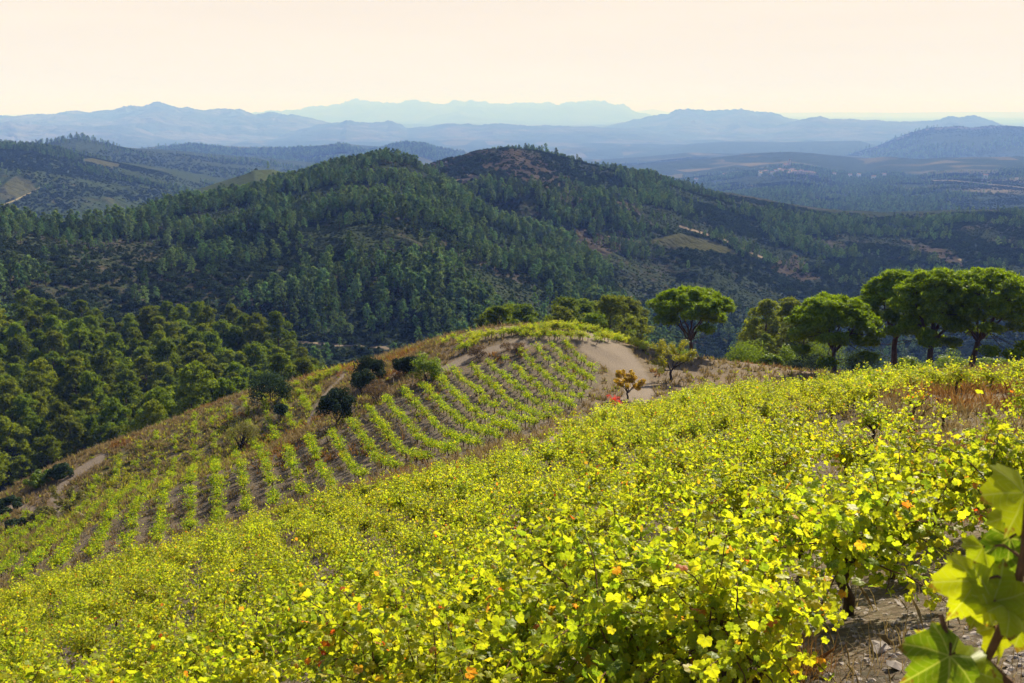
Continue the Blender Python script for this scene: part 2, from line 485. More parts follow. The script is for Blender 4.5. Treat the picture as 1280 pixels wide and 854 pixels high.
# ------------------------------------------------------------------ terrain 1: the vineyard hill
CTRL = [  # photo pixel, distance along the ray
 (1280,854,5.9),(960,854,6.8),(640,854,9.2),(320,854,15.5),(0,854,29),
 (1280,755,8.4),(960,725,12.0),(640,705,19.5),(320,700,37),(0,745,61),
 (1280,640,14.5),(960,612,21),(640,600,40),(420,620,63),(200,685,63),
 (1280,548,25),(960,520,42),(760,522,75),(640,560,56),
 (1280,480,46),(1100,484,57),(960,494,66),(880,503,76),(800,510,80),
 # row vineyard on the knoll
 (220,605,82),(420,545,83),(520,485,92),(600,448,99),(700,415,106),(800,436,112),(822,487,92),(838,472,99),(852,459,106),(864,446,114),(800,477,96),(790,455,103),(650,500,86),(330,640,70),(100,700,68),
 (930,455,117),(905,471,101),
 # lower strip on the left and its edge
 (150,605,104),(110,570,124),(40,598,119),(0,628,113),(60,640,101),(0,680,92),(240,519,126),(300,495,127),(400,468,126),(300,570,98),(460,455,118),(560,425,124),(640,410,122),
 # falls away behind (hidden)
 (110,612,148),(0,672,134),(300,545,150),(400,510,150),(110,642,180),(300,575,185),
 (560,470,150),(700,455,140),(800,470,150),(920,490,140),(1050,470,104),(1120,470,108),(1220,462,110),(1400,450,100),
 (560,470,215),(700,447,205),(850,460,205),(1000,466,150),(1200,475,155),(1000,490,225),(1200,500,225),(1400,480,200),
 (0,740,230),(300,600,260),(700,520,320),(1000,520,320),(1300,520,320),
]
cp = []
for px, py, d in CTRL:
    v = ray(px, py); cp.append(v / np.linalg.norm(v) * d)
cp += [np.array(p, float) for p in [(0,0,-3.0),(2.5,1.0,-3.0),(-3,2,-4.3),(-10,0,-6.0),(-20,0,-9),(-45,5,-19),(12,0,-2.2),(30,0,0.2),(0,-14,-1.0),(-25,-14,-6),(30,-14,4),(50,25,-3.5),(80,60,-9),(-75,40,-37),(-70,70,-42),(120,60,-5),(-100,0,-45)]]
cp = np.array(cp)
def tps_fit(P, z, lam):
    n = len(P)
    d = np.hypot(P[:, None, 0] - P[None, :, 0], P[:, None, 1] - P[None, :, 1])
    K = d * d * np.log(d + 1e-9) + lam * np.eye(n)
    Q = np.hstack([np.ones((n, 1)), P])
    A = np.zeros((n + 3, n + 3)); A[:n, :n] = K; A[:n, n:] = Q; A[n:, :n] = Q.T
    return np.linalg.solve(A, np.concatenate([z, np.zeros(3)]))
TP = cp[:, :2] / 50.0
TW = tps_fit(TP, cp[:, 2], 0.004)
def z_near(x, y):
    x = np.asarray(x, float); y = np.asarray(y, float)
    sh = x.shape; xs = x.ravel() / 50.0; ys = y.ravel() / 50.0
    z = TW[-3] + TW[-2] * xs + TW[-1] * ys
    for i in range(len(TP)):
        d2 = (xs - TP[i, 0]) ** 2 + (ys - TP[i, 1]) ** 2
        z = z + TW[i] * 0.5 * d2 * np.log(d2 + 1e-18)
    z = z.reshape(sh)
    r = np.hypot(x, y)
    z = z + fbm(x / 7.0, y / 7.0, 4, 3) * 0.30 * sstep(4, 25, r) + fbm(x / 1.1, y / 1.1, 3, 9) * 0.05
    return z

def hit(px, py, d0=2.0, d1=300.0, n=1500):
    """where the ray of a photo pixel meets the vineyard hill"""
    v = ray(px, py); v = v / np.linalg.norm(v)
    d = np.exp(np.linspace(math.log(d0), math.log(d1), n))
    P = v[None] * d[:, None]
    below = P[:, 2] < z_near(P[:, 0], P[:, 1])
    i = int(np.argmax(below)) if below.any() else n - 1
    p = P[i].copy(); p[2] = float(z_near(p[0], p[1]))
    return p

SLOPE = [(-900,1300),(-300,860),(0,756),(200,703),(420,638),(560,600),(660,568),(760,533),(830,517),(900,502),(1000,491),(1100,482),(1280,476),(1700,455),(3000,900),(3000,4000),(-3000,4000)]
KNOLL = [(-60,768),(0,737),(200,683),(420,613),(560,575),(660,542),(720,512),(748,480),(752,455),(735,440),(700,432),(660,440),(600,458),(540,478),(470,510),(415,545),(330,572),(230,605),(120,655),(-60,740)]
STRIP = [(-60,740),(120,655),(230,605),(330,565),(395,520),(405,470),(330,492),(240,524),(150,566),(110,600),(60,650),(20,640),(-60,690)]
TRACKS = [([(74,646),(68,622),(80,603),(102,587),(128,572)], 5.0), ([(-20,655),(20,632),(60,640)], 4.0),
          ([(640,575),(700,545),(745,517),(775,502),(800,490)], 4.0), ([(800,490),(792,470),(772,448),(740,428)], 19.0), ([(740,428),(690,424),(640,430)], 7.0),
          ([(640,430),(590,445),(550,465)], 5.0), ([(430,470),(400,500),(385,530)], 2.4)]
BARE = [(1040,590),(1090,500),(1150,484),(1290,476),(1500,560),(1420,680),(1290,670),(1150,640)]
BARE2 = [(1040,860),(1060,800),(1110,740),(1180,690),(1300,680),(1400,900)]

def near_mesh():
    na, nr = 760, 720
    oy = -14.0
    a = np.linspace(math.radians(-72), math.radians(72), na)
    r = np.exp(np.linspace(math.log(2.0), math.log(345.0), nr))
    A, R = np.meshgrid(a, r)
    X = R * np.sin(A); Yc = R * np.cos(A) + oy
    Z = z_near(X, Yc)
    V = np.stack([X, Yc, Z], -1).reshape(-1, 3)
    i = np.arange(nr - 1)[:, None]; j = np.arange(na - 1)[None, :]
    q = np.stack([i * na + j, i * na + j + 1, (i + 1) * na + j + 1, (i + 1) * na + j], -1).reshape(-1, 4)
    px, py = proj(V)
    front = V[:, 1] > 2
    tr = np.zeros(len(V))
    for line, w in TRACKS:
        tr = np.maximum(tr, 1 - sstep(w * 0.6, w * 1.3, dist_line(px, py, line)))
    tr *= front
    slope = in_poly(px, py, SLOPE); kn = in_poly(px, py, KNOLL); st = in_poly(px, py, STRIP)
    dry = np.where(slope | kn, 0.35, np.where(st, 0.55, 0.9))
    dry = np.where(in_poly(px, py, BARE), 0.9, dry)
    dry = dry * (0.6 + 0.8 * vnoise(V[:, 0] / 3, V[:, 1] / 3, 5))
    gr = np.where(st, 0.7, np.where(kn, 0.12, np.where(slope, 0.25, 0.15))) * (0.3 + 1.2 * vnoise(V[:, 0] / 5, V[:, 1] / 5, 8))
    me = mesh_np('vineyard_ground', V, [q], [M_GROUND], None, True, {'track': tr, 'dry': np.clip(dry, 0, 1), 'green': np.clip(gr, 0, 1)})
    return tag(link('ground', me), kind='structure')
near_mesh()

# ------------------------------------------------------------------ terrain 2: hills and mountains
class Hill:
    def __init__(self, name, crest, foot, material, na, nr, amp, L, conv=0.4, seed=0, crest_amp=0.0, gully=0.0, tracks=(), fields=(), back=0.5, drop=0.6, rock=None, cl=0.35, bare=()):
        c = np.array(crest, float); f = np.array(foot, float)
        Pc = pt(c[:, 0], c[:, 1], c[:, 2]); Pf = pt(f[:, 0], f[:, 1], f[:, 2])
        ac = np.arctan2(Pc[:, 0], Pc[:, 1]); af = np.arctan2(Pf[:, 0], Pf[:, 1])
        self.a0, self.a1 = ac[0], ac[-1]
        self.na = na
        a = np.linspace(self.a0, self.a1, na)
        t = np.concatenate([np.linspace(-0.3, 0, 8)[:-1], np.linspace(0, 1, nr), np.linspace(1, 1 + back, max(6, nr // 3))[1:]])
        self.t = t
        def ip(x, xp, fp):       # smooth interpolation: linear blurred
            y = np.interp(x, xp, fp)
            k = max(1, na // 320)
            if k > 1:
                w = np.hanning(2 * k + 1); w /= w.sum()
                y = np.convolve(np.pad(y, k, mode='edge'), w, 'valid')
            return y
        rc, zc = ip(a, ac, c[:, 2]), ip(a, ac, Pc[:, 2] / c[:, 2])
        zc = zc * rc
        rf, zf = ip(a, af, f[:, 2]), ip(a, af, Pf[:, 2] / f[:, 2])
        zf = zf * rf
        T, A = np.meshgrid(t, a, indexing='ij')
        R = rf + (rc - rf) * T
        p = (1 - conv) * T + conv * np.sin(np.pi / 2 * np.clip(T, 0, 1))
        Z = zf + (zc - zf) * np.where(T <= 0, 0.25 * T, np.where(T <= 1, p, 1 - drop * np.abs(T - 1)))
        X = R * np.sin(A); Y = R * np.cos(A)
        H = np.maximum(zc - zf, 0.25 * np.abs(zc - zf).max())
        w = np.where(T <= 1, np.sin(np.pi * np.clip(T, 0, 1)) ** 1.1, 0.6 * np.clip((T - 1) / back, 0, 1) ** 2)
        Z = Z + amp * H * w * fbm(X / L, Y / L, 6, seed)
        if gully:
            u = A * R.mean() / L
            Z = Z + gully * H * w * fbm(u * 1.4 + 0.6 * fbm(X / L, Y / L, 3, seed + 3), T * 0.9, 4, seed + 50, ridged=True, gain=0.45)
        if crest_amp:
            Z = Z + crest_amp * H * np.exp(-((T - 1) / 0.25) ** 2) * fbm(A * R / (L * cl), R / (L * 0.7), 6, seed + 9, gain=0.62)
        self.X, self.Y, self.Z = X, Y, Z
        V = np.stack([X, Y, Z], -1).reshape(-1, 3)
        n1 = na; k = len(t)
        i = np.arange(k - 1)[:, None]; j = np.arange(n1 - 1)[None, :]
        q = np.stack([i * n1 + j, i * n1 + j + 1, (i + 1) * n1 + j + 1, (i + 1) * n1 + j], -1).reshape(-1, 4)
        px, py = proj(V)
        fr = (T <= 1.0).ravel()
        tr = np.zeros(len(V)); fd = np.zeros(len(V)); rk = np.zeros(len(V))
        for line, wd in tracks: tr = np.maximum(tr, 1 - sstep(wd * 0.7, wd * 1.3, dist_line(px, py, line)))
        for poly in fields: fd = np.maximum(fd, in_poly(px, py, poly) * 1.0)
        br = np.zeros(len(V))
        for poly in bare: br = np.maximum(br, in_poly(px + 9 * fbm(V[:, 0] / 30, V[:, 1] / 30, 3, 5), py + 6 * fbm(V[:, 0] / 30, V[:, 1] / 30, 3, 6), poly) * 1.0)
        self.bare = (br * fr).reshape(T.shape)
        rk = br * fr
        if rock: rk = (sstep(rock[0], rock[1], T) * (1 - sstep(1.0, 1.02, T))).ravel()
        self.track = (np.maximum(tr, fd) * fr).reshape(T.shape)
        me = mesh_np(name, V, [q], [material], None, True, {'track': tr * fr, 'field': fd * fr, 'rock': rk})
        self.P = V.reshape(T.shape + (3,)); self.px = px.reshape(T.shape); self.py = py.reshape(T.shape); self.T = T
        self.o = tag(link(name, me), kind='structure')
    def lucky(self): return vnoise(self.X * .21, self.Y * .21, 77)
    def find(self, px, py):
        d = np.hypot(self.px - px, self.py - py) + 1e3 * (self.T > 1.0)
        return self.P[np.unravel_index(int(np.argmin(d)), d.shape)]
    def scatter(self, n, rnd, tmin=0.0, tmax=1.08):
        """n random ground points, even per unit of ground area: x, y, z and the grid place"""
        ii = np.searchsorted(self.t, [tmin, tmax])
        i0, i1 = int(ii[0]), min(int(ii[1]), len(self.t) - 1)
        X, Y = self.X[i0:i1 + 1], self.Y[i0:i1 + 1]
        ex = np.hypot(X[1:, :-1] - X[:-1, :-1], Y[1:, :-1] - Y[:-1, :-1]); ey = np.hypot(X[:-1, 1:] - X[:-1, :-1], Y[:-1, 1:] - Y[:-1, :-1])
        ar = (ex * ey).ravel(); cdf = np.cumsum(ar); cdf /= cdf[-1]
        k = np.searchsorted(cdf, rnd.random(n))
        nj = X.shape[1] - 1
        i = k // nj + i0; j = k % nj
        u = rnd.random(n); v = rnd.random(n)
        def bl(G):
            return (G[i, j] * (1 - u) * (1 - v) + G[i + 1, j] * u * (1 - v) + G[i, j + 1] * (1 - u) * v + G[i + 1, j + 1] * u * v)
        return bl(self.X), bl(self.Y), bl(self.Z), bl(np.maximum(self.track, self.bare * (self.lucky() > .55))), self.t[i] + u * (self.t[np.minimum(i + 1, len(self.t) - 1)] - self.t[i])

GREEN, SOIL, PALE = (0.03, 0.045, 0.022), (0.066, 0.055, 0.042), (0.22, 0.17, 0.12)
M_H1 = hill_mat('scrub_hillside', SOIL, (0.032, 0.042, 0.022), PALE, 0.012, 0.16, 2.2, 0.58, track=True, rock=(0.078, 0.064, 0.045))
M_H2 = hill_mat('far_scrub_hillside', (0.11, 0.08, 0.045), (0.035, 0.048, 0.02), (0.22, 0.18, 0.10), 0.005, 0.06, 5.0, 0.72, track=True)
M_H3 = hill_mat('farmed_hills', (0.075, 0.065, 0.038), (0.032, 0.045, 0.02), (0.13, 0.11, 0.06), 0.0025, 0.022, 12.0, 0.78, fields=0.008, track=True)
M_PLAIN = hill_mat('plain_land', (0.10, 0.08, 0.05), (0.035, 0.048, 0.022), (0.12, 0.10, 0.06), 0.0012, 0.008, 20.0, 0.78, fields=0.004)
M_MESA = hill_mat('mesa_forest', (0.15, 0.11, 0.075), (0.04, 0.055, 0.026), PALE, 0.002, 0.02, 16.0, 0.75, rock=(0.13, 0.105, 0.09))
M_MTN = hill_mat('mountain_rock', (0.11, 0.095, 0.08), (0.04, 0.05, 0.03), PALE, 0.0007, 0.004, 60.0, 0.55)

wood_slope = Hill('wooded_slope',
    [(-260,470,215),(-100,462,225),(0,458,235),(120,452,245),(230,462,240),(320,482,225),(380,505,205),(440,540,190)],
    [(-260,680,125),(0,650,152),(120,622,156),(300,590,150),(440,585,150)], M_H1, 240, 120, 0.06, 40, 0.3, 1)
spur = Hill('wooded_hill',
    [(-300,300,420),(-120,290,440),(0,288,460),(60,297,470),(120,293,485),(180,285,505),(240,268,530),(300,253,560),(350,238,590),(400,221,620),(440,208,640),(480,199,655),(510,206,650),(540,221,630),(580,250,600),(620,283,570),(660,305,540),(700,325,510),(740,350,480),(775,385,440),(810,430,400),(850,470,370)],
    [(-300,440,280),(0,435,290),(150,440,300),(300,450,300),(450,458,300),(600,465,300),(700,470,300),(850,500,320)], M_H1, 700, 260, 0.18, 95, 0.35, 11, 0.03, 0.24,
    tracks=[([(330,425),(380,428),(430,432),(500,436)], 1.2)])
ridge = Hill('wooded_hill',
    [(380,262,860),(450,235,880),(520,209,890),(560,199,900),(600,188,910),(640,184,920),(665,187,925),(700,197,930),(760,212,930),(820,226,940),(870,243,950),(920,257,960),(1000,275,980),(1060,285,990),(1100,290,1000),(1150,287,1010),(1230,281,1030),(1290,284,1040),(1400,296,1040),(1600,306,1040)],
    [(380,420,470),(520,450,440),(700,455,420),(850,452,450),(1000,448,520),(1150,444,560),(1300,438,600),(1600,435,620)], M_H1, 900, 330, 0.15, 150, 0.25, 23, 0.03, 0.24,
    tracks=[([(850,283),(880,292),(905,300),(930,312),(955,323)], 1.2), ([(700,297),(730,299),(765,296),(800,303)], 1.5), ([(585,219),(600,222),(560,228)], 1.6), ([(770,380),(790,372)], 2.0), ([(1180,328),(1200,325)], 1.6)],
    fields=[[(800,302),(850,292),(895,303),(930,319),(860,312)]],
    bare=[[(600,206),(640,186),(690,203),(722,232),(748,262),(765,275),(735,272),(700,248),(650,222)],[(690,293),(730,287),(772,298),(792,314),(745,320),(705,312)],[(768,252),(792,248),(802,272),(782,278)],[(955,335),(990,318),(1030,345),(1000,352)],[(560,232),(600,222),(590,236)],[(1120,300),(1180,312),(1210,330),(1160,325)]])
green_hill = Hill('vineyard_hill',
    [(150,275,900),(200,262,950),(240,247,980),(290,225,1010),(318,213,1020),(340,212,1030),(370,220,1040),(420,232,1050),(500,240,1060)],
    [(150,300,760),(300,290,760),(500,300,760)], hill_mat('green_terraces', (0.08, 0.075, 0.03), (0.055, 0.068, 0.02), PALE, 0.01, 0.12, 1.0, 0.7), 160, 60, 0.05, 120, 0.2, 31)
left_hill = Hill('scrub_hill',
    [(-300,190,1600),(-100,178,1650),(0,180,1700),(40,183,1700),(80,189,1700),(130,201,1720),(200,216,1750),(260,232,1780),(310,248,1780),(400,275,1800)],
    [(-300,300,1000),(0,300,1050),(120,290,1100),(260,290,1150),(400,300,1200)], M_H2, 420, 180, 0.15, 230, 0.25, 41, 0.02, 0.26,
    tracks=[([(0,258),(20,250),(40,240),(50,234)], .8)], fields=[[(0,235),(20,220),(40,228),(45,238),(15,250),(0,250)], [(100,200),(130,196),(160,205),(140,210)]])
left_hill2 = Hill('scrub_hill',
    [(-100,195,2500),(40,182,2500),(70,176,2550),(95,172,2600),(130,179,2600),(160,187,2650),(200,191,2700),(260,198,2800),(330,206,2900),(400,216,2900),(520,232,2900)],
    [(-100,240,1800),(200,240,1900),(520,250,2000)], M_H2, 400, 120, 0.14, 420, 0.25, 47, 0.04, 0.22)
low_hills = Hill('low_hills',
    [(120,200,4600),(190,188,4700),(240,184,4800),(300,189,4800),(360,190,4800),(400,186,4800),(430,181,4800),(450,185,4800),(475,188,4900),(510,182,4900),(530,183,4900),(560,192,5000),(610,202,5000),(680,215,5000)],
    [(120,222,3300),(400,225,3300),(680,240,3400)], M_H3, 420, 90, 0.16, 600, 0.3, 53, 0.10, 0.2)
village_hill = Hill('farmed_hill',
    [(740,240,3500),(800,233,3600),(860,226,3700),(900,220,3750),(930,214,3800),(960,211,3800),(985,209,3800),(1010,212,3800),(1040,218,3800),(1080,223,3700),(1110,218,3600),(1150,222,3500),(1180,218,3450),(1230,218,3400),(1290,215,3400),(1500,215,3400)],
    [(740,300,1500),(900,300,1450),(1100,305,1400),(1300,300,1400),(1500,300,1400)], M_H3, 620, 200, 0.16, 380, 0.2, 61, 0.02, 0.28,
    tracks=[([(1075,218),(1110,219),(1150,226),(1190,226),(1280,235)], .7)])
mid_plain_hills = Hill('low_hills',
    [(560,215,5200),(700,212,5400),(800,205,5600),(860,198,5800),(920,200,5800),(980,196,5800),(1060,203,5600),(1150,208,5400),(1300,208,5200),(1500,210,5200)],
    [(560,240,3900),(900,235,3900),(1200,235,3900),(1500,240,3900)], M_H3, 420, 90, 0.14, 600, 0.3, 67, 0.02, 0.12)
mesa = Hill('mesa',
    [(960,215,7000),(1010,207,7100),(1050,198,7200),(1075,190,7300),(1088,186,7300),(1100,182,7300),(1120,174,7400),(1140,166,7400),(1160,161,7500),(1180,159,7500),(1200,158,7500),(1215,160,7500),(1235,157.5,7500),(1260,158,7500),(1290,160,7500),(1400,165,7500),(1600,185,7500)],
    [(960,222,5700),(1100,216,5600),(1300,212,5600),(1600,215,5600)], M_MESA, 520, 120, 0.05, 700, 0.35, 71, 0.008, 0.10, rock=(0.88, 0.95), drop=1.2)
low_mesa = Hill('mesa',
    [(780,192,8600),(840,186,8800),(870,181,8900),(900,179,9000),(940,178,9000),(980,179.5,9000),(1010,178,9000),(1050,177,9000),(1075,176.5,9000),(1088,182,9000),(1120,190,9000)],
    [(780,196,7400),(1120,198,7400)], M_MESA, 300, 60, 0.06, 700, 0.6, 73, 0.03, 0.08)

def plain():
    a = np.linspace(math.radians(-50), math.radians(50), 300)
    r = np.exp(np.linspace(math.log(300), math.log(90000), 280))
    A, R = np.meshgrid(a, r)
    X, Yc = R * np.sin(A), R * np.cos(A)
    Z = -150 - 160 * sstep(900, 3200, R) - 30 * sstep(3200, 9000, R) + 60 * fbm(X / 1500, Yc / 1500, 5, 77) * sstep(800, 4000, R) + 35 * fbm(X / 500, Yc / 500, 4, 79) * sstep(800, 3000, R)
    V = np.stack([X, Yc, Z], -1).reshape(-1, 3)
    na, nr = len(a), len(r)
    i = np.arange(nr - 1)[:, None]; j = np.arange(na - 1)[None, :]
    q = np.stack([i * na + j, i * na + j + 1, (i + 1) * na + j + 1, (i + 1) * na + j], -1).reshape(-1, 4)
    me = mesh_np('plain', V, [q], [M_PLAIN], None, True)
    tag(link('land', me), kind='structure')
plain()

def mountain(crest, r, depth, seed, ca=0.22, n=760):
    c = [(x, y, r) for x, y in crest]
    x0, x1 = crest[0][0], crest[-1][0]
    zf = -345.0
    def fy(px, rr):
        # pixel row of the plain at range rr
        az = math.atan2(px - 640, F * CP)
        P = np.array([rr * math.sin(az), rr * math.cos(az), zf]); return float(proj(P)[1])
    foot = [(x0, fy(x0, r - depth), r - depth), (0.5 * (x0 + x1), fy(0.5 * (x0 + x1), r - depth), r - depth), (x1, fy(x1, r - depth), r - depth)]
    return Hill('mountain', c, foot, M_MTN, n, 70, 0.10, r * 0.05, 0.1, seed, ca, 0.22, back=0.5, drop=0.9, cl=0.22)
mountain([(-300,150),(-150,147),(0,146),(40,144),(60,143),(100,141),(140,139),(160,134),(185,131),(200,130),(212,131),(222,133),(240,134),(255,137),(280,138),(300,137),(308,140),(320,144),(335,141),(350,142),(375,146),(400,150),(440,162),(520,176)], 16500, 4200, 101)
mountain([(-300,160),(-150,156),(0,155),(12,154),(30,157),(60,158),(100,158),(130,158),(150,157),(165,159),(178,162),(192,168),(230,172),(250,170),(262,174),(320,180)], 12500, 3000, 107)
mountain([(320,176),(380,160),(410,154),(425,153.5),(432,150),(445,152),(465,153.5),(489,152),(500,156),(509,161),(535,158),(559,154),(580,155),(605,156),(620,154.5),(657,157),(700,157.5),(740,159),(790,161),(830,166),(900,178)], 14000, 3500, 113)
mountain([(240,150),(320,141),(345,140),(380,136),(410,133),(425,130),(440,126),(448,124.8),(458,126),(469,128.5),(490,128),(509,127.6),(540,128),(569,128.5),(585,127.5),(603,126.5),(615,128),(626,129.5),(650,129),(677,130),(690,128.5),(710,127.5),(725,129),(740,128),(754,127.5),(765,131),(781,134),(794,140),(840,150)], 36000, 8000, 119, 0.38)
mountain([(480,172),(500,160),(520,152),(545,143),(575,138),(590,143),(620,147),(680,150),(760,152),(860,160)], 30000, 6000, 125, 0.22)
mountain([(720,168),(780,152),(815,146),(835,142),(845,137.5),(855,137),(880,138.5),(905,138),(925,136.8),(935,138.5),(950,142),(960,141.5),(967,142.5),(980,147),(994,150),(1020,156),(1080,168)], 17500, 4500, 131)
mountain([(880,176),(940,165),(980,155),(994,152),(1005,149),(1015,146.7),(1025,145.7),(1038,148.5),(1060,149.5),(1082,150.7),(1119,151.2),(1150,152),(1172,150),(1182,147),(1189,145.6),(1199,148),(1208,146.3),(1216,145.6),(1230,149),(1242,152),(1252,156),(1300,166),(1400,176)], 15200, 3500, 137)
mountain([(780,142),(800,139),(815,136.4),(830,139),(850,143),(940,140.8),(1000,141),(1060,140.5),(1119,141.2),(1170,140.4),(1220,140),(1290,140.4),(1500,141),(1700,143)], 70000, 8000, 143, 0.02)

# ------------------------------------------------------------------ haze: one box of even air
def haze():
    m, nt, out = mat('valley_air')
    v = N(nt, 'ShaderNodeVolumePrincipled')
    v.inputs['Color'].default_value = HAZE_COLOR
    v.inputs['Absorption Color'].default_value = (1, 1, 1, 1)
    v.inputs['Density'].default_value = HAZE_DENSITY
    v.inputs['Anisotropy'].default_value = HAZE_G
    nt.links.new(v.outputs[0], out.inputs['Volume'])
    zmin = min(min((o.matrix_world @ Vector(c)).z for c in o.bound_box) for o in SC.objects if o.type == 'MESH') - 1.0
    zmax = max(max((o.matrix_world @ Vector(c)).z for c in o.bound_box) for o in SC.objects if o.type == 'MESH') + 5.0
    zmax = max(zmax, 25.0)
    x0, x1, y0, y1 = -85000, 85000, -80, 110000
    V = [(x, y, z) for z in (zmin, zmax) for y in (y0, y1) for x in (x0, x1)]
    q = [(0, 2, 3, 1), (4, 5, 7, 6), (0, 1, 5, 4), (2, 6, 7, 3), (0, 4, 6, 2), (1, 3, 7, 5)]
    me = mesh_np('haze', np.array(V, float), [np.array(q)], [m])
    print('haze z', zmin, zmax)
    tag(link('haze', me), kind='stuff')
haze()

# ------------------------------------------------------------------ plants: shapes
def unit(v):
    v = np.asarray(v, float)
    return v / (np.linalg.norm(v, axis=-1, keepdims=True) + 1e-9)

def leaf_template(detail=2):
    if detail == 2:
        half = [(0, 1.0), (9, .80), (13, .84), (22, .70), (33, .80), (44, .90), (52, .80), (58, .83), (72, .68), (86, .62), (98, .72), (108, .62), (116, .66), (134, .50), (152, .42), (170, .14)]
    elif detail == 1:
        half = [(0, 1.0), (22, .64), (46, .90), (74, .60), (104, .70), (140, .48), (170, .12)]
    else:
        half = [(0, 1.0), (50, .9), (110, .7)]
    ang = [(a, r) for a, r in half] + [(-a, r) for a, r in reversed(half[1:])]
    pts = [(r * math.sin(math.radians(a)), r * math.cos(math.radians(a))) for a, r in ang]
    V = [(0, 0)] + [(x * 0.5, y * 0.5) for x, y in pts] * (1 if detail == 2 else 0) + pts
    V = np.array(V)
    n = len(pts); f = []
    tri = []; quad = []
    if detail == 2:
        for i in range(n):
            k = (i + 1) % n
            if i == n // 2: continue
            tri.append((0, 1 + k, 1 + i)); quad.append((1 + i, 1 + k, 1 + n + k, 1 + n + i))
    else:
        for i in range(n):
            if i == n // 2: continue
            tri.append((0, 1 + (i + 1) % n, 1 + i))
    x, y = V[:, 0], V[:, 1]
    r = np.hypot(x, y)
    z = 0.22 * np.abs(x) * (1 - 0.5 * np.abs(x)) - 0.30 * r * r + 0.06 * np.sin(5 * np.arctan2(x, y)) * r
    return np.stack([x, y, z], -1), np.array(tri), (np.array(quad) if quad else None), np.stack([x, y, 0 * x], -1)

LT = {d: leaf_template(d) for d in (0, 1, 2)}

def put_leaves(mb, pos, nrm, tip, size, detail, m=0, rnd=None):
    """pos, nrm, tip (N,3), size (N,)"""
    T, tri, quad, uv = LT[detail]
    nrm = unit(nrm); tip = unit(tip - (tip * nrm).sum(-1, keepdims=True) * nrm)
    xx = np.cross(tip, nrm)
    curl = (rnd.random(len(pos)) * 1.8 + 0.3) if rnd is not None else np.ones(len(pos))
    wid = (0.85 + 0.3 * rnd.random(len(pos))) if rnd is not None else np.ones(len(pos))
    L = T[None].repeat(len(pos), 0).copy()
    L[:, :, 2] *= curl[:, None]; L[:, :, 0] *= wid[:, None]
    V = pos[:, None] + size[:, None, None] * (L[:, :, :1] * xx[:, None] + L[:, :, 1:2] * tip[:, None] + L[:, :, 2:3] * nrm[:, None])
    k = len(T)
    off = (np.arange(len(pos)) * k)[:, None, None]
    base = mb.n
    mb.add(V.reshape(-1, 3), (tri[None] + off).reshape(-1, 3), m, np.tile(uv, (len(pos), 1)))
    if quad is not None:
        mb.f.setdefault((4, m), []).append((quad[None] + off).reshape(-1, 4) + base)

def curve_pts(a, d, L, droop, n, rnd, wob=0.04):
    t = np.linspace(0, 1, n)
    p = a[None] + d[None] * (L * t)[:, None]
    p[:, 2] -= droop * L * t ** 2
    w = np.cumsum(rnd.normal(0, wob, (n, 3)), 0) * L * 0.35; w[0] = 0
    return p + w

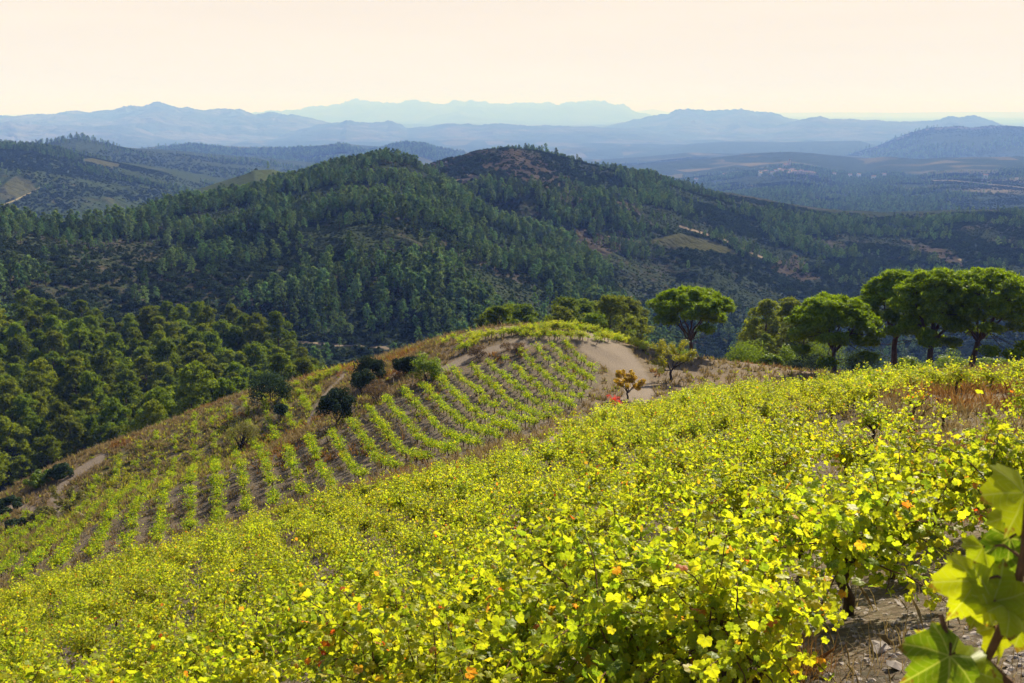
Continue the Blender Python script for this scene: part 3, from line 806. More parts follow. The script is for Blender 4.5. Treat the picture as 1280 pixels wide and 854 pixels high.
def make_vine(seed, detail=2, m_leaf=None, alt=None, alt_share=0.0, h=1.0, n_cane=10, upright=0.0, leaf=0.115, spread=1.0):
    """gnarled bush vine: woody stem with arms and canes, and its leaves"""
    rnd = np.random.default_rng(seed)
    st = MB(); fo = MB()
    H = 0.32 + 0.15 * rnd.random()
    lean = rnd.normal(0, 0.06, 2)
    tz = np.linspace(-0.25, H, 6)
    tp = np.stack([lean[0] * (tz + .25) + 0.02 * rnd.normal(size=6), lean[1] * (tz + .25) + 0.02 * rnd.normal(size=6), tz], -1)
    st.tube(tp, np.linspace(0.044, 0.036, 6) * (0.9 + 0.3 * rnd.random(6)), 7, 0)
    head = tp[-1]
    heads = []
    for k in range(4):
        az = k * 1.57 + rnd.normal(0, .3); d = np.array([math.cos(az), math.sin(az), 0.55 + .3 * rnd.random()])
        p = curve_pts(head, unit(d), 0.16 + .1 * rnd.random(), -0.2, 4, rnd)
        st.tube(p, np.linspace(.032, .02, 4), 6, 0); heads.append(p[-1])
    Pp, Nn, Tt, Ss = [], [], [], []
    for k in range(n_cane):
        a = heads[k % 4]
        az = 2 * math.pi * (k + rnd.random() * .8) / n_cane
        el = math.radians((rnd.uniform(22, 72) if k % 3 else rnd.uniform(-20, 18)) + upright)
        d = np.array([math.cos(az) * math.cos(el), math.sin(az) * math.cos(el), math.sin(el)])
        Lc = h * rnd.uniform(0.65, 1.25) * spread
        p = curve_pts(a, d, Lc, rnd.uniform(.15, .55), 9, rnd)
        st.tube(p, np.linspace(.0075, .003, 9), 5 if detail == 2 else 3, 1)
        nl = int(Lc / (0.040 if detail == 2 else 0.055))
        tt = np.linspace(0.06, 1.0, nl)
        q = np.stack([np.interp(tt, np.linspace(0, 1, 9), p[:, c]) for c in range(3)], -1)
        dirs = unit(np.gradient(p, axis=0)); dq = np.stack([np.interp(tt, np.linspace(0, 1, 9), dirs[:, c]) for c in range(3)], -1)
        side = unit(np.cross(dq, [0, 0, 1.0])) * np.where(np.arange(nl) % 2, 1, -1)[:, None]
        out = unit(side + 0.5 * rnd.normal(size=(nl, 3)) + np.array([0, 0, 0.25]))
        pet = leaf * (0.5 + 0.5 * rnd.random(nl))
        pos = q + out * pet[:, None]
        radial = unit(pos - np.array([0, 0, H + 0.1]))
        nr = 0.30 * np.array([0, 0, 1.0]) + 0.65 * radial + 0.55 * rnd.normal(size=(nl, 3)) + 0.25 * np.array(sdir)
        tip = 0.6 * out + 0.35 * radial - 1.1 * np.array([0, 0, 1.0]) + 0.3 * rnd.normal(size=(nl, 3))
        Pp.append(pos); Nn.append(nr); Tt.append(tip); Ss.append(leaf * rnd.uniform(.55, 1.15, nl) * (1 - 0.35 * tt))
        # short side shoots with small leaves fill the middle
        ns = int(nl * 1.9)
        i = rnd.integers(0, nl, ns)
        pos2 = q[i] + rnd.normal(0, 0.095, (ns, 3)) + np.array([0, 0, -0.05])
        Pp.append(pos2); Nn.append(rnd.normal(0, .65, (ns, 3)) + np.array([0, 0, .25]) + 0.5 * unit(pos2 - head))
        Tt.append(rnd.normal(0, 1, (ns, 3)) - np.array([0, 0, .6])); Ss.append(leaf * rnd.uniform(.4, .9, ns))
    P = np.concatenate(Pp); n = np.concatenate(Nn); t = np.concatenate(Tt); s = np.concatenate(Ss)
    ok = P[:, 2] > 0.03
    P, n, t, s = P[ok], n[ok], t[ok], s[ok]
    pick = (vnoise(P[:, 0] * 4 + seed, P[:, 1] * 4 + P[:, 2] * 3, seed) < alt_share) if alt is not None else np.zeros(len(P), bool)
    put_leaves(fo, P[~pick], n[~pick], t[~pick], s[~pick], detail, 0, rnd)
    if pick.any(): put_leaves(fo, P[pick], n[pick], t[pick], s[pick], detail, 1, rnd)
    return (st.mesh('vine_stem', [M_WOOD, M_CANE], True), fo.mesh('vine_foliage', [m_leaf or M_VINE] + ([alt] if alt is not None else []), False, uv=True))

def blades(mb, cen, rad, n, length, width, rnd, up=0.25, m=0, tang=False):
    """fuzzy clumps: n thin blades (or small leaf faces) in each ball"""
    k = len(cen)
    d = rnd.normal(size=(k, n, 3)); d[..., 2] += up; d = unit(d)
    rr = rad[:, None, None] * (0.35 + 0.65 * rnd.random((k, n, 1)) ** 0.5)
    p = cen[:, None] + d * rr * np.array([1, 1, 0.8])
    d2 = unit(d + rnd.normal(0, .45, (k, n, 3)))
    ref = rnd.normal(size=(k, n, 3))
    w = unit(np.cross(d2, ref))
    ln = length * rnd.uniform(.6, 1.3, (k, n, 1)); wd = width * rnd.uniform(.7, 1.3, (k, n, 1))
    if tang:
        nrm = unit(d + rnd.normal(0, .38, d.shape))
        u = unit(np.cross(nrm, ref)); v = np.cross(nrm, u)
        V = np.stack([p - u * ln * .5, p + v * wd * .5, p + u * ln * .5, p - v * wd * .5], 2)
        mb.add(V.reshape(-1, 3), np.arange(k * n * 4).reshape(-1, 4), m)
    else:
        V = np.stack([p - w * wd * .5, p + w * wd * .5, p + d2 * ln], 2)
        mb.add(V.reshape(-1, 3), np.arange(k * n * 3).reshape(-1, 3), m)

def make_stone_pine(seed, H, R, T, lean=(0, 0), fork=0.35, cl=34, flat=0.5):
    """umbrella pine: trunk and spreading limbs under a bumpy parasol crown"""
    rnd = np.random.default_rng(seed)
    tr = MB(); cr = MB()
    zf = H * fork
    base = np.array([0, 0, -0.6]); f = np.array([lean[0] * .5, lean[1] * .5, zf])
    n = 7; t = np.linspace(0, 1, n)
    p = base + (f - base) * t[:, None]; p[:, :2] += 0.12 * np.sin(t * 5 + seed)[:, None]
    p[-1] = f
    tr.tube(p, np.linspace(.36, .24, n) * H / 11, 9)
    # cluster centres over the parasol
    cen = []
    g = np.pi * (3 - 5 ** .5)
    for i in range(cl):
        rho = math.sqrt((i + .5) / cl); a = i * g + rnd.normal(0, .15)
        x, y = R * .88 * rho * math.cos(a), R * .88 * rho * math.sin(a)
        z = H - 0.9 - (T - 1.6) * flat * rho ** 2.4 + rnd.normal(0, .13)
        cen.append((x + lean[0], y + lean[1], z))
        if rho > .55 and rnd.random() < .7:
            cen.append((x * .86 + lean[0] + rnd.normal(0, .3), y * .86 + lean[1] + rnd.normal(0, .3), z - rnd.uniform(.25, .75) * (T - 1.2)))
    cen = np.array(cen)
    # limbs: fan out from the fork, then twigs to every cluster
    nl = 8; limbs = []
    for k in range(nl):
        a = 2 * np.pi * (k + rnd.random() * .6) / nl
        rr = R * rnd.uniform(.25, .72)
        e = np.array([lean[0] + rr * math.cos(a), lean[1] + rr * math.sin(a), H - T * rnd.uniform(.45, .7)])
        tt = np.linspace(0, 1, 8)[:, None]
        mid = f + (e - f) * .5 + np.array([0, 0, -.12 * T * (rr / R)])
        q = (1 - tt) ** 2 * f + 2 * tt * (1 - tt) * mid + tt ** 2 * e
        q[1:-1] += rnd.normal(0, .1, (6, 3))
        tr.tube(q, np.linspace(.16, .06, 8) * H / 11, 6); limbs.append(q)
    allq = np.concatenate([q[3:] for q in limbs])
    for c in cen:
        d = np.linalg.norm(allq - c, axis=1) + 0.6 * np.maximum(0, allq[:, 2] - c[2] + .3)
        s = allq[int(np.argmin(d))]
        tt = np.linspace(0, 1, 5)[:, None]
        mid = (s + c) / 2 + np.array([0, 0, -.2]) + rnd.normal(0, .12, 3)
        q = (1 - tt) ** 2 * s + 2 * tt * (1 - tt) * mid + tt ** 2 * c
        tr.tube(q, np.linspace(.05, .02, 5), 4)
    # a few dead lower branches
    for k in range(7):
        a = rnd.uniform(0, 6.28); z = zf + rnd.uniform(-.25, .25) * H * .5; L = R * rnd.uniform(.35, .75)
        s = p[-1] * (z / zf) if z < zf else f + (np.array([lean[0], lean[1], H]) - f) * ((z - zf) / (H - zf)) * .4
        q = curve_pts(np.array([s[0], s[1], z]), unit(np.array([math.cos(a), math.sin(a), .35])), L, .25, 6, rnd, .12)
        tr.tube(q, np.linspace(.045, .012, 6), 4)
    # puffs of needles on each cluster, mostly on its upper side
    pc = []; pr = []
    for c in cen:
        m = 20
        d = rnd.normal(size=(m, 3)); d[:, 2] = np.abs(d[:, 2]) * .8 - .15; d = unit(d)
        pc.append(c + d * np.array([1.1, 1.1, .6]) * rnd.uniform(.4, 1.0, (m, 1)) * R / 6); pr.append(rnd.uniform(.34, .62, m) * (R / 6) ** .5)
    pc = np.concatenate(pc); pr = np.concatenate(pr)
    blades(cr, pc, pr, 34, .30, .20, rnd, .7, tang=True)
    blades(cr, pc, pr * .95, 22, .30, .09, rnd, .6)
    return tr.mesh('trunk', [M_BARK], True), cr.mesh('crown', [M_STONEPINE])

def make_pine(seed, H, W, m_leaf, fine=True, round_=0.5):
    """Aleppo pine: irregular crown of light tufts in storeys"""
    rnd = np.random.default_rng(seed)
    tr = MB(); cr = MB()
    n = 7; t = np.linspace(0, 1, n)
    lean = rnd.normal(0, .05, 2) * H
    p = np.stack([lean[0] * t ** 1.5 + .04 * H * np.sin(3 * t + seed) * t, lean[1] * t ** 1.5, -0.5 + (H * .93 + .5) * t], -1)
    tr.tube(p, np.linspace(.20, .03, n) * H / 9, 6 if fine else 4)
    k = 30 if fine else 15
    cen = []; rad = []
    for i in range(k):
        u = (i + rnd.random()) / k
        z0 = .22 + .74 * u ** .85
        env = (np.sin(np.pi * min(1, (z0 - .12) / .88) ** (1.15 - .5 * round_)) ** .75) * .5 * W
        a = i * 2.4 + rnd.normal(0, .5); rr = env * rnd.uniform(.35, 1.0)
        c = np.array([np.interp(z0, t, p[:, 0]) + rr * math.cos(a), np.interp(z0, t, p[:, 1]) + rr * math.sin(a), z0 * H])
        cen.append(c); rad.append(W * rnd.uniform(.10, .19) * (1.15 - .35 * u))
        if fine:
            s = np.array([np.interp(z0 - .1, t, p[:, 0]), np.interp(z0 - .1, t, p[:, 1]), (z0 - .1) * H])
            q = s + (c - s) * np.linspace(0, 1, 4)[:, None]; q[1:3, 2] -= .1
            tr.tube(q, np.linspace(.05, .02, 4), 4)
    cen.append(np.array([p[-1][0], p[-1][1], H * .95])); rad.append(W * .12)
    cen = np.array(cen); rad = np.array(rad)
    if fine:
        pc = []; pr = []
        for c, r in zip(cen, rad):
            m = 6; d = rnd.normal(size=(m, 3)); d[:, 2] = np.abs(d[:, 2]) - .2
            pc.append(c + unit(d) * r * np.array([.85, .85, .55])); pr.append(np.full(m, r * .62))
        pc = np.concatenate(pc); pr = np.concatenate(pr)
        blades(cr, pc, pr, 24, .42, .26, rnd, .6, tang=True)
        blades(cr, pc, pr, 12, .36, .12, rnd, .5)
    else:
        blades(cr, cen, rad, 26, .75, .50, rnd, .5, tang=True)
        blades(cr, cen, rad * .95, 8, .8, .28, rnd, .45)
    return tr, cr

def make_bush(seed, H, W, mats, n_cl=26, per=120, lf=.22, wd=.13, stems=5, gap=0.0, m_wood=None):
    rnd = np.random.default_rng(seed)
    st = MB(); cr = MB()
    cen = []; rad = []
    for i in range(n_cl):
        d = rnd.normal(size=3); d[2] = abs(d[2]); d = unit(d)
        s = rnd.uniform(.45, .85)
        cen.append(np.array([d[0] * W * .5 * s, d[1] * W * .5 * s, H * (.18 + .62 * d[2] * s + .08 * rnd.random())])); rad.append(min(W, H * 1.3) * rnd.uniform(.13, .22))
    cen = np.array(cen); rad = np.array(rad)
    for k in range(stems):
        c = cen[k * n_cl // stems]
        q = np.array([0, 0, -.25]) + (c - np.array([0, 0, -.25])) * np.linspace(0, 1, 5)[:, None]
        q[1:4] += rnd.normal(0, .06 * H, (3, 3)) * .5
        st.tube(q, np.linspace(.05, .015, 5) * max(.4, H / 3), 5)
    blades(cr, cen, rad, per, lf, wd, rnd, .3, tang=True)
    return st.mesh('stem', [m_wood or M_TREEWOOD], True), cr.mesh('foliage', mats)

def make_almond(seed, H, W, m_leaf, dens=1.0):
    """small orchard tree: short dark trunk, open forked limbs, airy leaves"""
    rnd = np.random.default_rng(seed)
    tr = MB(); cr = MB()
    zf = H * .24
    tr.tube(np.array([[0, 0, -.4], [.05, 0, zf * .4], [-.04, .03, zf * .8], [0, 0, zf]]), np.array([.17, .14, .13, .14]) * H / 4.5, 7)
    ends = []
    for k in range(6):
        a = k * 1.05 + rnd.normal(0, .25); el = math.radians(rnd.uniform(28, 62))
        d = np.array([math.cos(a) * math.cos(el), math.sin(a) * math.cos(el), math.sin(el)])
        L = min(W * .5 / max(.4, math.cos(el)), H * .72)
        q = curve_pts(np.array([0, 0, zf]), d, L * .62, .05, 6, rnd, .14)
        tr.tube(q, np.linspace(.085, .04, 6) * H / 4.5, 5)
        for j in range(4):
            d2 = unit(d + rnd.normal(0, .5, 3) + np.array([0, 0, .2]))
            q2 = curve_pts(q[-1 - (j % 3)], d2, L * rnd.uniform(.35, .55), .1, 5, rnd, .14)
            tr.tube(q2, np.linspace(.035, .01, 5) * H / 4.5, 4); ends += [q2[2], q2[3], q2[4]]
    ends = np.array(ends)
    blades(cr, ends, np.full(len(ends), .42 * H / 4.5) * rnd.uniform(.6, 1.3, len(ends)), int(80 * dens), .15, .08, rnd, .2, tang=True)
    return tr.mesh('trunk', [M_TREEWOOD], True), cr.mesh('crown', [m_leaf])

def thing(name, parts, loc, label, cat, group=None, rotz=0.0, scale=1.0):
    """an Empty at the base with one child object per part (mesh data may be shared)"""
    e = bpy.data.objects.new(name, None); C.objects.link(e)
    e.empty_display_size = 0.3
    e.location = [float(v) for v in loc]; e.rotation_euler = (0, 0, float(rotz))
    e.scale = (scale, scale, scale) if np.isscalar(scale) else tuple(float(v) for v in scale)
    tag(e, label, cat, group)
    for pn, me in parts: link(pn, me, e)
    return e

def stuff(name, pts, rot, scl, idx, sources, label):
    """uncountable rest of a kind: copies of the modelled plants on points, one object"""
    me = bpy.data.meshes.new(name)
    me.vertices.add(len(pts)); me.vertices.foreach_set('co', np.ascontiguousarray(pts, np.float32).ravel())
    for n, a, ty in (('rotz', rot, 'FLOAT'), ('size', scl, 'FLOAT'), ('pick', idx, 'INT')):
        at = me.attributes.new(n, ty, 'POINT'); at.data.foreach_set('value', np.ascontiguousarray(a, np.float32 if ty == 'FLOAT' else np.int32))
    o = link(name, me)
    ng = bpy.data.node_groups.new(name, 'GeometryNodeTree')
    ng.interface.new_socket('Geometry', in_out='INPUT', socket_type='NodeSocketGeometry')
    ng.interface.new_socket('Geometry', in_out='OUTPUT', socket_type='NodeSocketGeometry')
    gi = ng.nodes.new('NodeGroupInput'); go = ng.nodes.new('NodeGroupOutput')
    jn = ng.nodes.new('GeometryNodeJoinGeometry')
    for objs in reversed(sources):
        j2 = ng.nodes.new('GeometryNodeJoinGeometry'); g2 = ng.nodes.new('GeometryNodeGeometryToInstance')
        for ob in objs:
            oi = ng.nodes.new('GeometryNodeObjectInfo'); oi.inputs['Object'].default_value = ob
            oi.transform_space = 'ORIGINAL'
            ng.links.new(oi.outputs['Geometry'], j2.inputs[0])
        ng.links.new(j2.outputs[0], g2.inputs[0]); ng.links.new(g2.outputs[0], jn.inputs[0])
    ip = ng.nodes.new('GeometryNodeInstanceOnPoints')
    ng.links.new(gi.outputs[0], ip.inputs['Points']); ng.links.new(jn.outputs[0], ip.inputs['Instance'])
    ip.inputs['Pick Instance'].default_value = True
    def na(n, ty):
        a = ng.nodes.new('GeometryNodeInputNamedAttribute'); a.data_type = ty; a.inputs['Name'].default_value = n
        return a.outputs['Attribute']
    ng.links.new(na('pick', 'INT'), ip.inputs['Instance Index'])
    cx = ng.nodes.new('ShaderNodeCombineXYZ'); ng.links.new(na('rotz', 'FLOAT'), cx.inputs['Z'])
    e2 = ng.nodes.new('FunctionNodeEulerToRotation'); ng.links.new(cx.outputs[0], e2.inputs[0]); ng.links.new(e2.outputs[0], ip.inputs['Rotation'])
    c2 = ng.nodes.new('ShaderNodeCombineXYZ')
    sz = na('size', 'FLOAT')
    for a in 'XYZ': ng.links.new(sz, c2.inputs[a])
    ng.links.new(c2.outputs[0], ip.inputs['Scale'])
    ng.links.new(ip.outputs[0], go.inputs[0])
    md = o.modifiers.new('plants', 'NODES'); md.node_group = ng
    return tag(o, label, None, None, 'stuff')

# skyline of the vineyard hill, to know what stands hidden behind it
_a = np.linspace(math.radians(-40), math.radians(40), 400); _r = np.linspace(20, 200, 200)
_A, _R = np.meshgrid(_a, _r)
_z = z_near(_R * np.sin(_A), _R * np.cos(_A))
_px, _py = proj(np.stack([_R * np.sin(_A), _R * np.cos(_A), _z], -1))
SKY_X = np.linspace(0, 1280, 129)
SKY_Y = np.array([_py[np.abs(_px - x) < 8].min() if (np.abs(_px - x) < 8).any() else 900 for x in SKY_X])
def skyline(px): return np.interp(px, SKY_X, SKY_Y)

# ------------------------------------------------------------------ grapevines
def grid_points(c, du, dv, az, ext, jit, rnd):
    """planted grid: rows along azimuth az"""
    n = int(ext / min(du, dv))
    i, j = np.meshgrid(np.arange(-n, n + 1), np.arange(-n, n + 1))
    u = i * du + rnd.normal(0, jit, i.shape); v = j * dv + rnd.normal(0, jit, i.shape)
    d = np.array([math.sin(az), math.cos(az)]); p = np.array([math.cos(az), -math.sin(az)])
    x = c[0] + u * d[0] + v * p[0]; y = c[1] + u * d[1] + v * p[1]
    return x.ravel(), y.ravel()

VN = []      # variants: yellow slope vines (0-5), orange-tinged (6-7), greener (8-12), sparse (13-14)
for k in range(6): VN.append(make_vine(100 + k, 2, M_VINE, None, 0, 0.88, 17, 6, 0.066))
for k in range(2): VN.append(make_vine(120 + k, 2, M_VINE, M_VINEO, 0.08, 0.85, 17, 6, 0.066))
for k in range(5): VN.append(make_vine(140 + k, 1, M_VINEG, None, 0, 1.0, 9, 20, 0.082, 0.56))
for k in range(2): VN.append(make_vine(160 + k, 1, M_VINE, None, 0, 0.8, 8, 12, 0.066))
for k in range(4): VN.append(make_vine(180 + k, 2, M_VINE, None, 0, .85, 19, 0, 0.074))

x, y = grid_points((5, 25), 1.38, 1.55, math.radians(-17), 130, 0.2, rng)
keep = (y > -6) & (np.hypot(x, y) > 1.9) & (np.abs(x) < 75) & (y < 110)
x, y = x[keep], y[keep]
z = z_near(x, y)
P = np.stack([x, y, z], -1)
px, py = proj(P)
on = np.where(y > 1.5, in_poly(px, py, SLOPE), y > -6)
r = np.hypot(x, y)
thin = rng.random(len(x))
on &= ~(in_poly(px, py, BARE) & (y > 1.5) & (thin > 0.20))
on &= ~(in_poly(px, py, BARE2) & (y > 1.5) & (thin > 0.12) & (r < 9))
on &= (thin < 0.93) | (r < 13)
on &= ~((px > 900) & (r > 20) & (vnoise(x / 3.2, y / 3.2, 61) > .58) & (thin > .12))
on &= ~((r < 6.2) & (x > 1.75) & (y > 0) & (px < 1500))
on &= ~((r < 3.4) & (x > -0.9) & (y > 0))            # room around the tripod
on &= ~((np.abs(np.arctan2(x, y)) < 0.6) & (r < 3.7) & (y > 0))
P, px, py, r = P[on], px[on], py[on], r[on]
inframe = (P[:, 1] > 1.5) & (px > -15) & (px < 1295) & (py > 0) & (py < 1010)
order = np.argsort(np.where(inframe, r, 1e6))
ind = order[:282]; rest = order[282:]
rest = rest[(P[rest, 1] > -3) & ((px[rest] > -500) & (px[rest] < 1780) | (P[rest, 1] < 3))]
vine_protos = {}
ORANGE_AT = [(1235, 640), (590, 820), (700, 800), (850, 800), (660, 660), (420, 770), (900, 520), (1010, 600), (120, 770)]
def vine_at(k, p, rot, s, label, group):
    e = thing('grapevine', [('stem', VN[k][0]), ('foliage', VN[k][1])], p, label, 'grapevine', group, rot, s)
    vine_protos.setdefault(k, list(e.children))
    return e
for k in range(len(VN)): pass
used_orange = set()
for q in ind:
    k = int(rng.integers(0, 6)); lab = 'bushy grapevine with yellow green leaves in the dense mass of the near slope'; grp = 'yellow green vines of the near slope'
    s = rng.uniform(.66, 1.12)
    for o_i, (ox, oy) in enumerate(ORANGE_AT):
        if o_i not in used_orange and r[q] > 5.5 and math.hypot(px[q] - ox, (py[q] - 600 / r[q] - oy)) < max(12, 500 / r[q]):
            used_orange.add(o_i); k = 6 + o_i % 2; lab = 'grapevine with patches of orange leaves among the yellow green ones'; grp = 'vines turning orange on the near slope'
            break
    else:
        if r[q] < 11.5: k = 15 + int(rng.integers(0, 4)); s = rng.uniform(.85, 1.15)
        if r[q] < 8: lab = 'large grapevine with broad yellow green leaves at the bottom edge of the photo'; grp = 'closest vines of the near slope'
        elif in_poly(np.array([px[q]]), np.array([py[q]]), BARE)[0]:
            lab = 'sparse grapevine standing apart on the bare rusty patch of slope'; grp = 'scattered vines on the bare patch'; k = [13, 14, 2][int(rng.integers(0, 3))]
    vine_at(k, P[q] , rng.uniform(0, 6.28), s, lab, grp)

# the nearest bushes, just at the lower edge of the photo
for fx, fy in ((520, 850), (590, 842), (665, 850), (735, 846), (800, 852), (868, 846), (930, 862), (620, 905), (760, 905), (890, 905)):
    vine_at(15 + int(rng.integers(0, 4)), hit(fx + rng.uniform(-12, 12), fy), rng.uniform(0, 6.28), rng.uniform(.8, 1.0), 'large grapevine with broad yellow green leaves at the bottom edge of the photo', 'closest vines of the near slope')

# the row vineyard on the knoll, the strip below it and the line of vines over the crest
xs, ys = grid_points((0, 80), 0.9, 1.85, math.radians(-17.5), 90, 0.07, rng)
zs = z_near(xs, ys); pk = np.stack([xs, ys, zs], -1)
kx, ky = proj(pk); rk_ = np.hypot(xs, ys)
m_k = in_poly(kx, ky, KNOLL) & (rk_ > 40) & (rk_ < 125) & (rng.random(len(xs)) < .95)
m_s = in_poly(kx, ky, STRIP) & (rk_ > 55) & (rk_ < 135) & (rng.random(len(xs)) < .55)
trk = np.min([dist_line(kx, ky, l) / w for l, w in TRACKS], 0) > 1.2
m_k &= trk; m_s &= trk
cr_pts = []
for a, b, n in (((560, 428), (640, 416), 16), ((640, 416), (700, 411), 22), ((700, 411), (760, 416), 22), ((760, 416), (806, 436), 18), ((650, 421), (770, 424), 26), ((395, 478), (425, 462), 9), ((575, 440), (600, 425), 8)):
    for t in np.linspace(0, 1, n):
        cr_pts.append(hit(a[0] + (b[0] - a[0]) * t + rng.normal(0, 2), a[1] + (b[1] - a[1]) * t + rng.normal(0, 1.2) + 3))
cr_pts = np.array(cr_pts)
allp = np.concatenate([P[rest], pk[m_k], pk[m_s], cr_pts])
idx = np.concatenate([rng.choice([0, 1, 2, 3, 4, 5, 0, 1, 2, 3, 4, 5, 0, 1, 2, 3, 6], len(rest)),
                      8 + rng.integers(0, 5, m_k.sum()), 8 + rng.integers(0, 5, m_s.sum()), rng.choice([8, 9, 10, 1, 3], len(cr_pts))])
scl = np.concatenate([rng.uniform(.6, 1.15, len(rest)), rng.uniform(.7, 1.12, m_k.sum()), rng.uniform(.6, 1.0, m_s.sum()), rng.uniform(.75, 1.05, len(cr_pts))])
# two more that stand alone on the knoll give the greener plants
p = hit(1010, 470); vine_at(13, p, 1.0, 1.0, 'thin grapevine at the crest of the slope below the stone pines', None) if 13 not in vine_protos else None
for k in (8, 9, 10, 11, 12):
    m = np.nonzero(m_k)[0][(k - 8) * 61]
    vine_at(k, pk[m], .5, 1.0, 'green grapevine planted in a row of the vineyard on the knoll', 'green vines planted in rows on the knoll')
for k in (0, 6, 7, 13, 14):
    if k not in vine_protos: vine_at(k, P[ind[40 + k]] + np.array([.5, .3, 0]), 1.0, .9, 'bushy grapevine with yellow green leaves in the dense mass of the near slope', 'yellow green vines of the near slope')
stuff('grapevines', allp, rng.uniform(0, 6.28, len(allp)), scl, idx, [vine_protos.get(k, vine_protos[0]) for k in range(13)],
      'grapevines of the farther slope and of the rows on the knoll')
print('vines', len(ind), len(rest), m_k.sum(), m_s.sum())

# ------------------------------------------------------------------ stone pines, orchard trees and bushes
def stand(px, py): return hit(px, py)
def at_r(px, r):
    d = ray(px, 450.0); a = math.atan2(d[0], d[1])
    x, y = r * math.sin(a), r * math.cos(a)
    return np.array([x, y, float(z_near(x, y))])
def pine_thing(spec, p, label):
    tr, cr = make_stone_pine(*spec[0], **spec[1])
    return thing('stone_pine', [('trunk', tr), ('crown', cr)], p, label, 'pine tree', 'umbrella shaped stone pines at the vineyard edge')
def top_h(p, py_top):
    """height a tree at p needs to reach a pixel row"""
    pxx, _ = proj(p); v = ray(float(pxx), py_top); return float(v[2] / math.hypot(v[0], v[1]) * math.hypot(p[0], p[1]) - p[2])
p = at_r(864, 113); h = top_h(p, 357)
pine_thing(((501, h, 5.0, h * .46), dict(lean=(-.4, 0), fork=.24, cl=38, flat=.8)), p, 'lone stone pine with a wide flat parasol crown beside the dirt clearing')
p = at_r(1044, 103); h = top_h(p, 365)
pine_thing(((502, h, 4.8, h * .62), dict(lean=(-.4, 0), fork=.26, cl=42, flat=.9)), p, 'lower stone pine at the left end of the clump of four')
p = at_r(1118, 112); h = top_h(p, 333)
pine_thing(((503, h, 4.3, h * .52), dict(lean=(-.2, 0), fork=.34, cl=36, flat=.8)), p, 'stone pine with a thick bare trunk, second from left in the clump')
p = at_r(1164, 104); h = top_h(p, 331)
pine_thing(((504, h, 4.4, h * .58), dict(lean=(-.3, 0), fork=.30, cl=38, flat=.8)), p, 'tall dark stone pine with a straight trunk in the middle of the clump')
p = at_r(1214, 106); h = top_h(p, 330)
pine_thing(((505, h, 5.4, h * .60), dict(lean=(.9, 0), fork=.28, cl=46, flat=.8)), p, 'widest stone pine at the right end of the clump, crown reaching the frame')

p = stand(838, 478); h = top_h(p, 424); tr, cr = make_almond(521, h, h * 1.25, M_AUTUMN, 1.0)
thing('almond_tree', [('trunk', tr), ('crown', cr)], p, 'small yellowing orchard tree with dark forked branches on the dirt clearing', 'orchard tree')
p = stand(784, 500); h = top_h(p, 461); tr, cr = make_almond(522, h, h * 1.35, M_AUTUMN2, .9)
thing('almond_tree', [('trunk', tr), ('crown', cr)], p, 'little orange leaved tree beside the pale track at the vineyard corner', 'orchard tree')
p = stand(154, 622); h = top_h(p, 588); tr, cr = make_almond(523, h, h * .9, M_AUTUMN, .12)
thing('almond_tree', [('trunk', tr), ('crown', cr)], p, 'nearly leafless dark little tree standing in the lower vine strip', 'orchard tree')
p = stand(88, 642); h = top_h(p, 606); tr, cr = make_almond(524, h, h * 1.0, M_SHRUBO, .5)
thing('almond_tree', [('trunk', tr), ('crown', cr)], p, 'thin dark tree with sparse leaves at the bend of the dirt track', 'orchard tree')

def bush(px, py, top, wpx, seed, mats, label, cat='bush', name='bush', group=None, **kw):
    p = stand(px, py); h = top_h(p, top); w = wpx / F * np.linalg.norm(p)
    st, fo = make_bush(seed, h, w, mats, **kw)
    return thing(name, [('stem', st), ('foliage', fo)], p, label, cat, group)
bush(421, 530, 474, 50, 601, [M_OAK], 'big dark rounded bush at the top corner of the row vineyard', per=170)
bush(463, 478, 438, 46, 602, [M_OAK], 'dark bush on the bank, the taller one behind the brown shrub', per=150)
bush(455, 492, 452, 34, 603, [M_OAK], 'small dark bush between the big dark bush and the brown shrub', per=130)
bush(508, 468, 434, 36, 604, [M_OAK], 'dark bush just left of the pale green shrub on the bank', per=140)
bush(535, 478, 432, 48, 605, [M_SHRUBG], 'airy pale green shrub on the bank above the vine rows', per=110, n_cl=30, lf=.18, wd=.1, stems=9)
bush(472, 500, 466, 36, 606, [M_SHRUBB], 'brown leafless looking shrub above the vine rows', per=70, lf=.15, wd=.06, stems=14)
bush(302, 560, 510, 50, 607, [M_SHRUBO], 'olive brown twiggy shrub standing on the bank of the lower strip', per=90, lf=.15, wd=.06, stems=16, n_cl=34)
bush(338, 505, 458, 60, 608, [M_OAK], 'wide dark bush casting shadow at the edge of the lower strip', per=170)
bush(352, 522, 500, 22, 609, [M_OAK], 'low dark bush among the weeds at the upper end of the strip', per=80)
bush(598, 448, 428, 34, 610, [M_SHRUBB], 'low brown shrub on the stony terrace of the knoll', per=70, lf=.15, wd=.06, stems=10)
bush(640, 440, 424, 44, 611, [M_SHRUBB], 'spreading brown shrub under the crest of the knoll', per=70, lf=.15, wd=.06, stems=10)
for i, (bx, by, bt, bw, mt, lb) in enumerate([
        (8, 640, 618, 38, M_OAK, 'grey green bush at the left edge above the dirt path'), (76, 598, 576, 34, M_OAK, 'round grey bush beside the top of the dirt track'),
        (50, 605, 588, 44, M_SHRUBG, 'green bush at the foot of the dark pine wood'), (20, 660, 645, 26, M_OAK, 'low dark bush below the path at the left edge'),
        (55, 650, 632, 40, M_SHRUBO, 'olive weedy bush inside the bend of the dirt track')]):
    bush(bx, by, bt, bw, 630 + i, [mt], lb, per=110)
